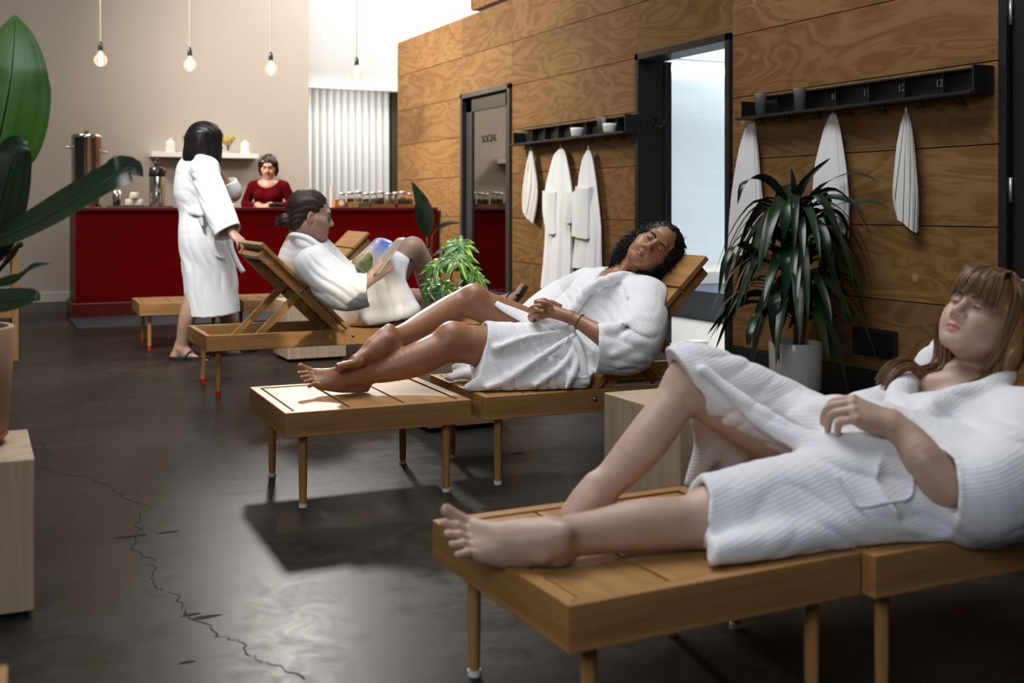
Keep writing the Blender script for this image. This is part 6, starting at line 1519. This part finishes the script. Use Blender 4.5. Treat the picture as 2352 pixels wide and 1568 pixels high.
# --- tall leafy plant at the right end of the bar, behind the reading man
c = np.append(PZ(985, 740, 0)[:2], 0); c = np.append(W((985-CXP)/FPX*9.6, 9.6, 0)[:2], 0); wp = thing('paddle_leaf_plant', 'plant with large paddle leaves at the right end of the bar', 'plant', c)
pot(wp, c, .13, .16, .26, 'black_plastic'); shade(wp)
mf, ms = MB(), MB(); o = c+[0, 0, .22]
def pad(px, w, side):
    q = [P(x, y, Y) for x, y, Y in px]; leaf_strip(mf, q, w, side, .12, 18, broad, .03, 0, 7); ms.tube(cr([o, o+(q[0]-o)*.6+[0, 0, .02], q[0]], 8), [.012, .008, .006], 7)
pad([(981, 545, 9.55), (978, 500, 9.5), (966, 460, 9.45), (945, 415, 9.45)], .085, Cdir(.8, .5, .1))
pad([(992, 540, 9.55), (1010, 522, 9.5), (1035, 512, 9.5), (1062, 512, 9.5)], .03, Cdir(.1, .6, .7)); pad([(985, 570, 9.55), (960, 560, 9.5), (935, 556, 9.45), (910, 562, 9.45)], .03, Cdir(.1, .6, .7))
pad([(990, 590, 9.55), (1015, 575, 9.4), (1030, 590, 9.35), (1040, 610, 9.3)], .035, Cdir(.3, .6, .6)); pad([(985, 600, 9.6), (970, 575, 9.7), (950, 580, 9.75), (935, 600, 9.78)], .035, Cdir(.3, .6, .6))
mf.build('foliage', M['leaf_deep'], wp, smooth=True); ms.build('stems', stalk, wp, smooth=True)
# ================================================================ towels and robes on the hooks
def cloth_hang(name, rows, mat, label, cat, nf=7, depth=1.0, seed=0, sleeves=(), group=None, stripes=False, hem=None):
    """rows: (px, py, half width px, depth m) down the hanging cloth; folds radiate from the hook"""
    r = np.random.default_rng(seed); Vp = VW-.06; n = 72
    pts = [PV(px, py, Vp) for px, py, w, d in rows]; hw = [abs(PV(px+w, py, Vp)[1]-PV(px, py, Vp)[1]) for px, py, w, d in rows]; dp = [d for *_, d in rows]
    A = np.column_stack([np.array(pts), hw, dp]); A = cr(A, 46); ph = r.random(5)*6.28; m = MB(); G = []
    for i, (x, y, z, w, d) in enumerate(A):
        t = i/(len(A)-1); row = []
        for k in range(n):
            a = 2*PI*k/n; f = 1+.24*min(1, t*3+.3)*(1-2*abs(sin(.5*(nf*a+ph[0]+1.2*sin(2*t+ph[1]))))**.7)+.10*sin(2*nf*a+ph[2]+3*t)*t
            dz = (hem(cos(a)) if hem else .012*sin(3*a+ph[3])+.02*cos(a+ph[4]))*max(0, t-.75)*4
            yy = y+w*cos(a)*(.8+.2*f); xx = min(VW-.006, x-d*sin(a)*f*depth); row.append([xx, yy, z+dz])
        G.append(row)
    m.grid(G, closed_u=True)
    t_ = thing(name, label, cat, A[0, :3], 0, group)
    o = m.build('cloth', M[mat], t_, smooth=True)
    m = MB(); q = A[0, :3]; m.tube(cr([q+[0, .006, -.01], q+[-.004, .004, .03], q+[-.004, -.004, .03], q+[0, -.006, -.01]], 9), .003, 6); m.build('hanging_loop', M[mat if mat != 'striped_cloth' else 'terry'], t_, smooth=True)
    for rows2, nm in sleeves:
        pts = [PV(px, py, VW-.10) for px, py, w in rows2]; hw = [abs(PV(px+w, py, VW-.1)[1]-PV(px, py, VW-.1)[1]) for px, py, w in rows2]
        B2 = cr(np.column_stack([np.array(pts), hw]), 22); m = MB(); G = []
        for i, (x, y, z, w) in enumerate(B2):
            G.append([[x-.035*sin(a)*(1+.12*sin(4*a+i*.1)), y+w*cos(a)*(1+.06*sin(5*a+ph[1])), z+.01*sin(2*a)] for a in np.linspace(0, 2*PI, 37)[:-1]])
        m.grid(G, closed_u=True); m.build('sleeve', M[mat], t_, smooth=True)
    return t_
cloth_hang('bath_towel', [(1728, 283, 5, .012), (1722, 310, 14, .022), (1716, 400, 27, .035), (1714, 500, 36, .04), (1712, 575, 38, .042)], 'terry', 'white bath towel hanging nearest the open doorway, behind the tall plant', 'towel', 6, 1, 1, group='white towels under the numbered rack')
cloth_hang('bath_towel', [(1914, 262, 6, .012), (1911, 300, 18, .025), (1907, 380, 33, .038), (1906, 460, 42, .042), (1902, 545, 44, .042)], 'terry', 'white bath towel hanging under number 11, behind the tall plant', 'towel', 7, 1, 2, group='white towels under the numbered rack')
cloth_hang('striped_towel', [(2082, 262, 5, .012), (2080, 300, 14, .022), (2078, 380, 24, .03), (2079, 450, 29, .032), (2082, 512, 24, .03)], 'striped_cloth', 'white towel with dark stripes hanging near number 13', 'towel', 5, 1, 3, hem=lambda q: .05*q)
cloth_hang('striped_towel', [(1220, 345, 3, .010), (1219, 380, 10, .02), (1219, 430, 17, .028), (1217, 470, 17, .028), (1214, 500, 12, .022)], 'striped_cloth', 'striped towel hanging beside the glazed door', 'towel', 5, 1, 4, hem=lambda q: .05*q)
cloth_hang('hanging_robe', [(1289, 342, 5, .012), (1286, 365, 16, .03), (1284, 450, 32, .045), (1284, 520, 30, .045), (1282, 600, 33, .05), (1278, 672, 36, .05)], 'waffle_far', 'white waffle robe with belt hanging left of the other robe on the plywood wall', 'robe', 7, 1, 5, [([(1263, 440, 14), (1262, 490, 13), (1266, 535, 10)], 's'), ([(1308, 440, 12), (1309, 470, 12), (1305, 510, 9)], 's')], group='robes hung under the left rack')
cloth_hang('hanging_robe', [(1352, 345, 4, .012), (1350, 370, 12, .025), (1350, 440, 22, .04), (1352, 520, 28, .045), (1350, 580, 30, .048), (1348, 618, 32, .05)], 'waffle_far', 'white waffle robe hanging nearest the open doorway', 'robe', 7, 1, 6, [([(1340, 430, 17), (1336, 490, 20), (1334, 545, 21)], 's')], group='robes hung under the left rack')
# ================================================================ light
w = bpy.data.worlds.new('world'); S.world = w; w.use_nodes = True
w.node_tree.nodes['Background'].inputs[0].default_value = (0.75, 0.85, 1, 1); w.node_tree.nodes['Background'].inputs[1].default_value = 0.05
def area(name, loc, tgt, sx, sy, e, col=(1, 1, 1)):
    l = bpy.data.lights.new(name, 'AREA'); l.shape = 'RECTANGLE'; l.size = sx; l.size_y = sy; l.energy = e; l.color = col
    o = bpy.data.objects.new(name, l); COL.objects.link(o); o.location = loc
    o.rotation_euler = (Vector(tgt)-Vector(loc)).to_track_quat('-Z', 'Y').to_euler(); return o
def spot(name, loc, tgt, ang, e, rad, blend=.5, col=(1, 1, 1)):
    l = bpy.data.lights.new(name, 'SPOT'); l.spot_size = math.radians(ang); l.spot_blend = blend; l.energy = e; l.shadow_soft_size = rad; l.color = col
    o = bpy.data.objects.new(name, l); COL.objects.link(o); o.location = loc
    o.rotation_euler = (Vector(tgt)-Vector(loc)).to_track_quat('-Z', 'Y').to_euler(); return o
# high back window: the beam that falls toward the camera across the footstool
spot('high_window_beam', (3.3, 13.0, 5.3), tuple(W(-.35, 3.75, .1)), 10, 2300, .32, .9, (1, .96, .90))
# beam from a high window behind the camera that reaches the reading man
a = W(-.28, 5.3, .75); d = Cdir(-.74, .98, -.47)
spot('low_sunbeam', tuple(a-d*5.2), tuple(P(838, 705, 6.2)), 6.5, 1000, .04, .3, (1, .88, .68))
c = W(-.9, 4.9, 5.6); k = area('skylight', tuple(c), (c[0], c[1], 0), 2.6, 4.2, 250, (.97, .98, 1)); k.rotation_euler.z = -ANG
c = W(-2.7, 3.9, 5.5); k = area('standing_fill', tuple(c), tuple(W(-2.0, 7.65, .7)), 1.0, 1.0, 15, (1, .99, .97)); k.data.spread = math.radians(30)  # narrow lamp added to brighten the standing guest's robe
c = W(.7, 2.5, 5.6); area('front_overhead_fill', tuple(c), (c[0], c[1], 0), 1.6, 1.6, 22, (.92, .95, 1))  # overhead fill added to lift the nearest woman's robe
area('rear_overhead_fill', (1.6, 10.2, 5.6), (1.6, 10.2, 0), 3.0, 2.5, 10, (1, .96, .90))  # extra ceiling-height fill put in for the back of the room
area('roof_light', (6.6, 12.7, 5.2), (5.6, 14.2, 3.2), 4.0, 1.6, 190, (1, 1, 1))
area('wall_wash', (4.3, 11.9, 4.9), (2.6, 13.2, 2.2), 1.0, 1.0, 36, (1, .97, .93))
k = area('far_wall_fill', (-.6, 10.6, 5.0), (4.45, 11.2, 2.0), 1.2, 1.2, 165, (1, .95, .84)); k.data.spread = math.radians(78)  # added warm fill, out of view, brightening the far plywood panels
area('screen_light', (4.4, 13.7, 2.4), (4.4, 14.6, 1.2), 1.2, .4, 9, (1, 1, .98))
area('yard_daylight', (6.8, 8.2, 3.5), (7.2, 9.2, 0), 2.5, 2.5, 250, (.95, .98, 1))
area('front_fill', (-2.4, -.6, 3.0), (1.2, 3.4, .5), 2.0, 1.6, 78, (.86, .92, 1))  # unseen cool fill beside the camera, added to lift the near robes
for k in range(4):
    l = bpy.data.lights.new('bulb_glow', 'POINT'); l.energy = 5; l.color = (1, .75, .45); l.shadow_soft_size = .05
    c = PU((231, 436, 622, 819)[k], 150, 11.6); o = bpy.data.objects.new('bulb_glow', l); COL.objects.link(o); o.location = (c[0], c[1]-.12, 2.40)
S.view_settings.exposure = 0.12
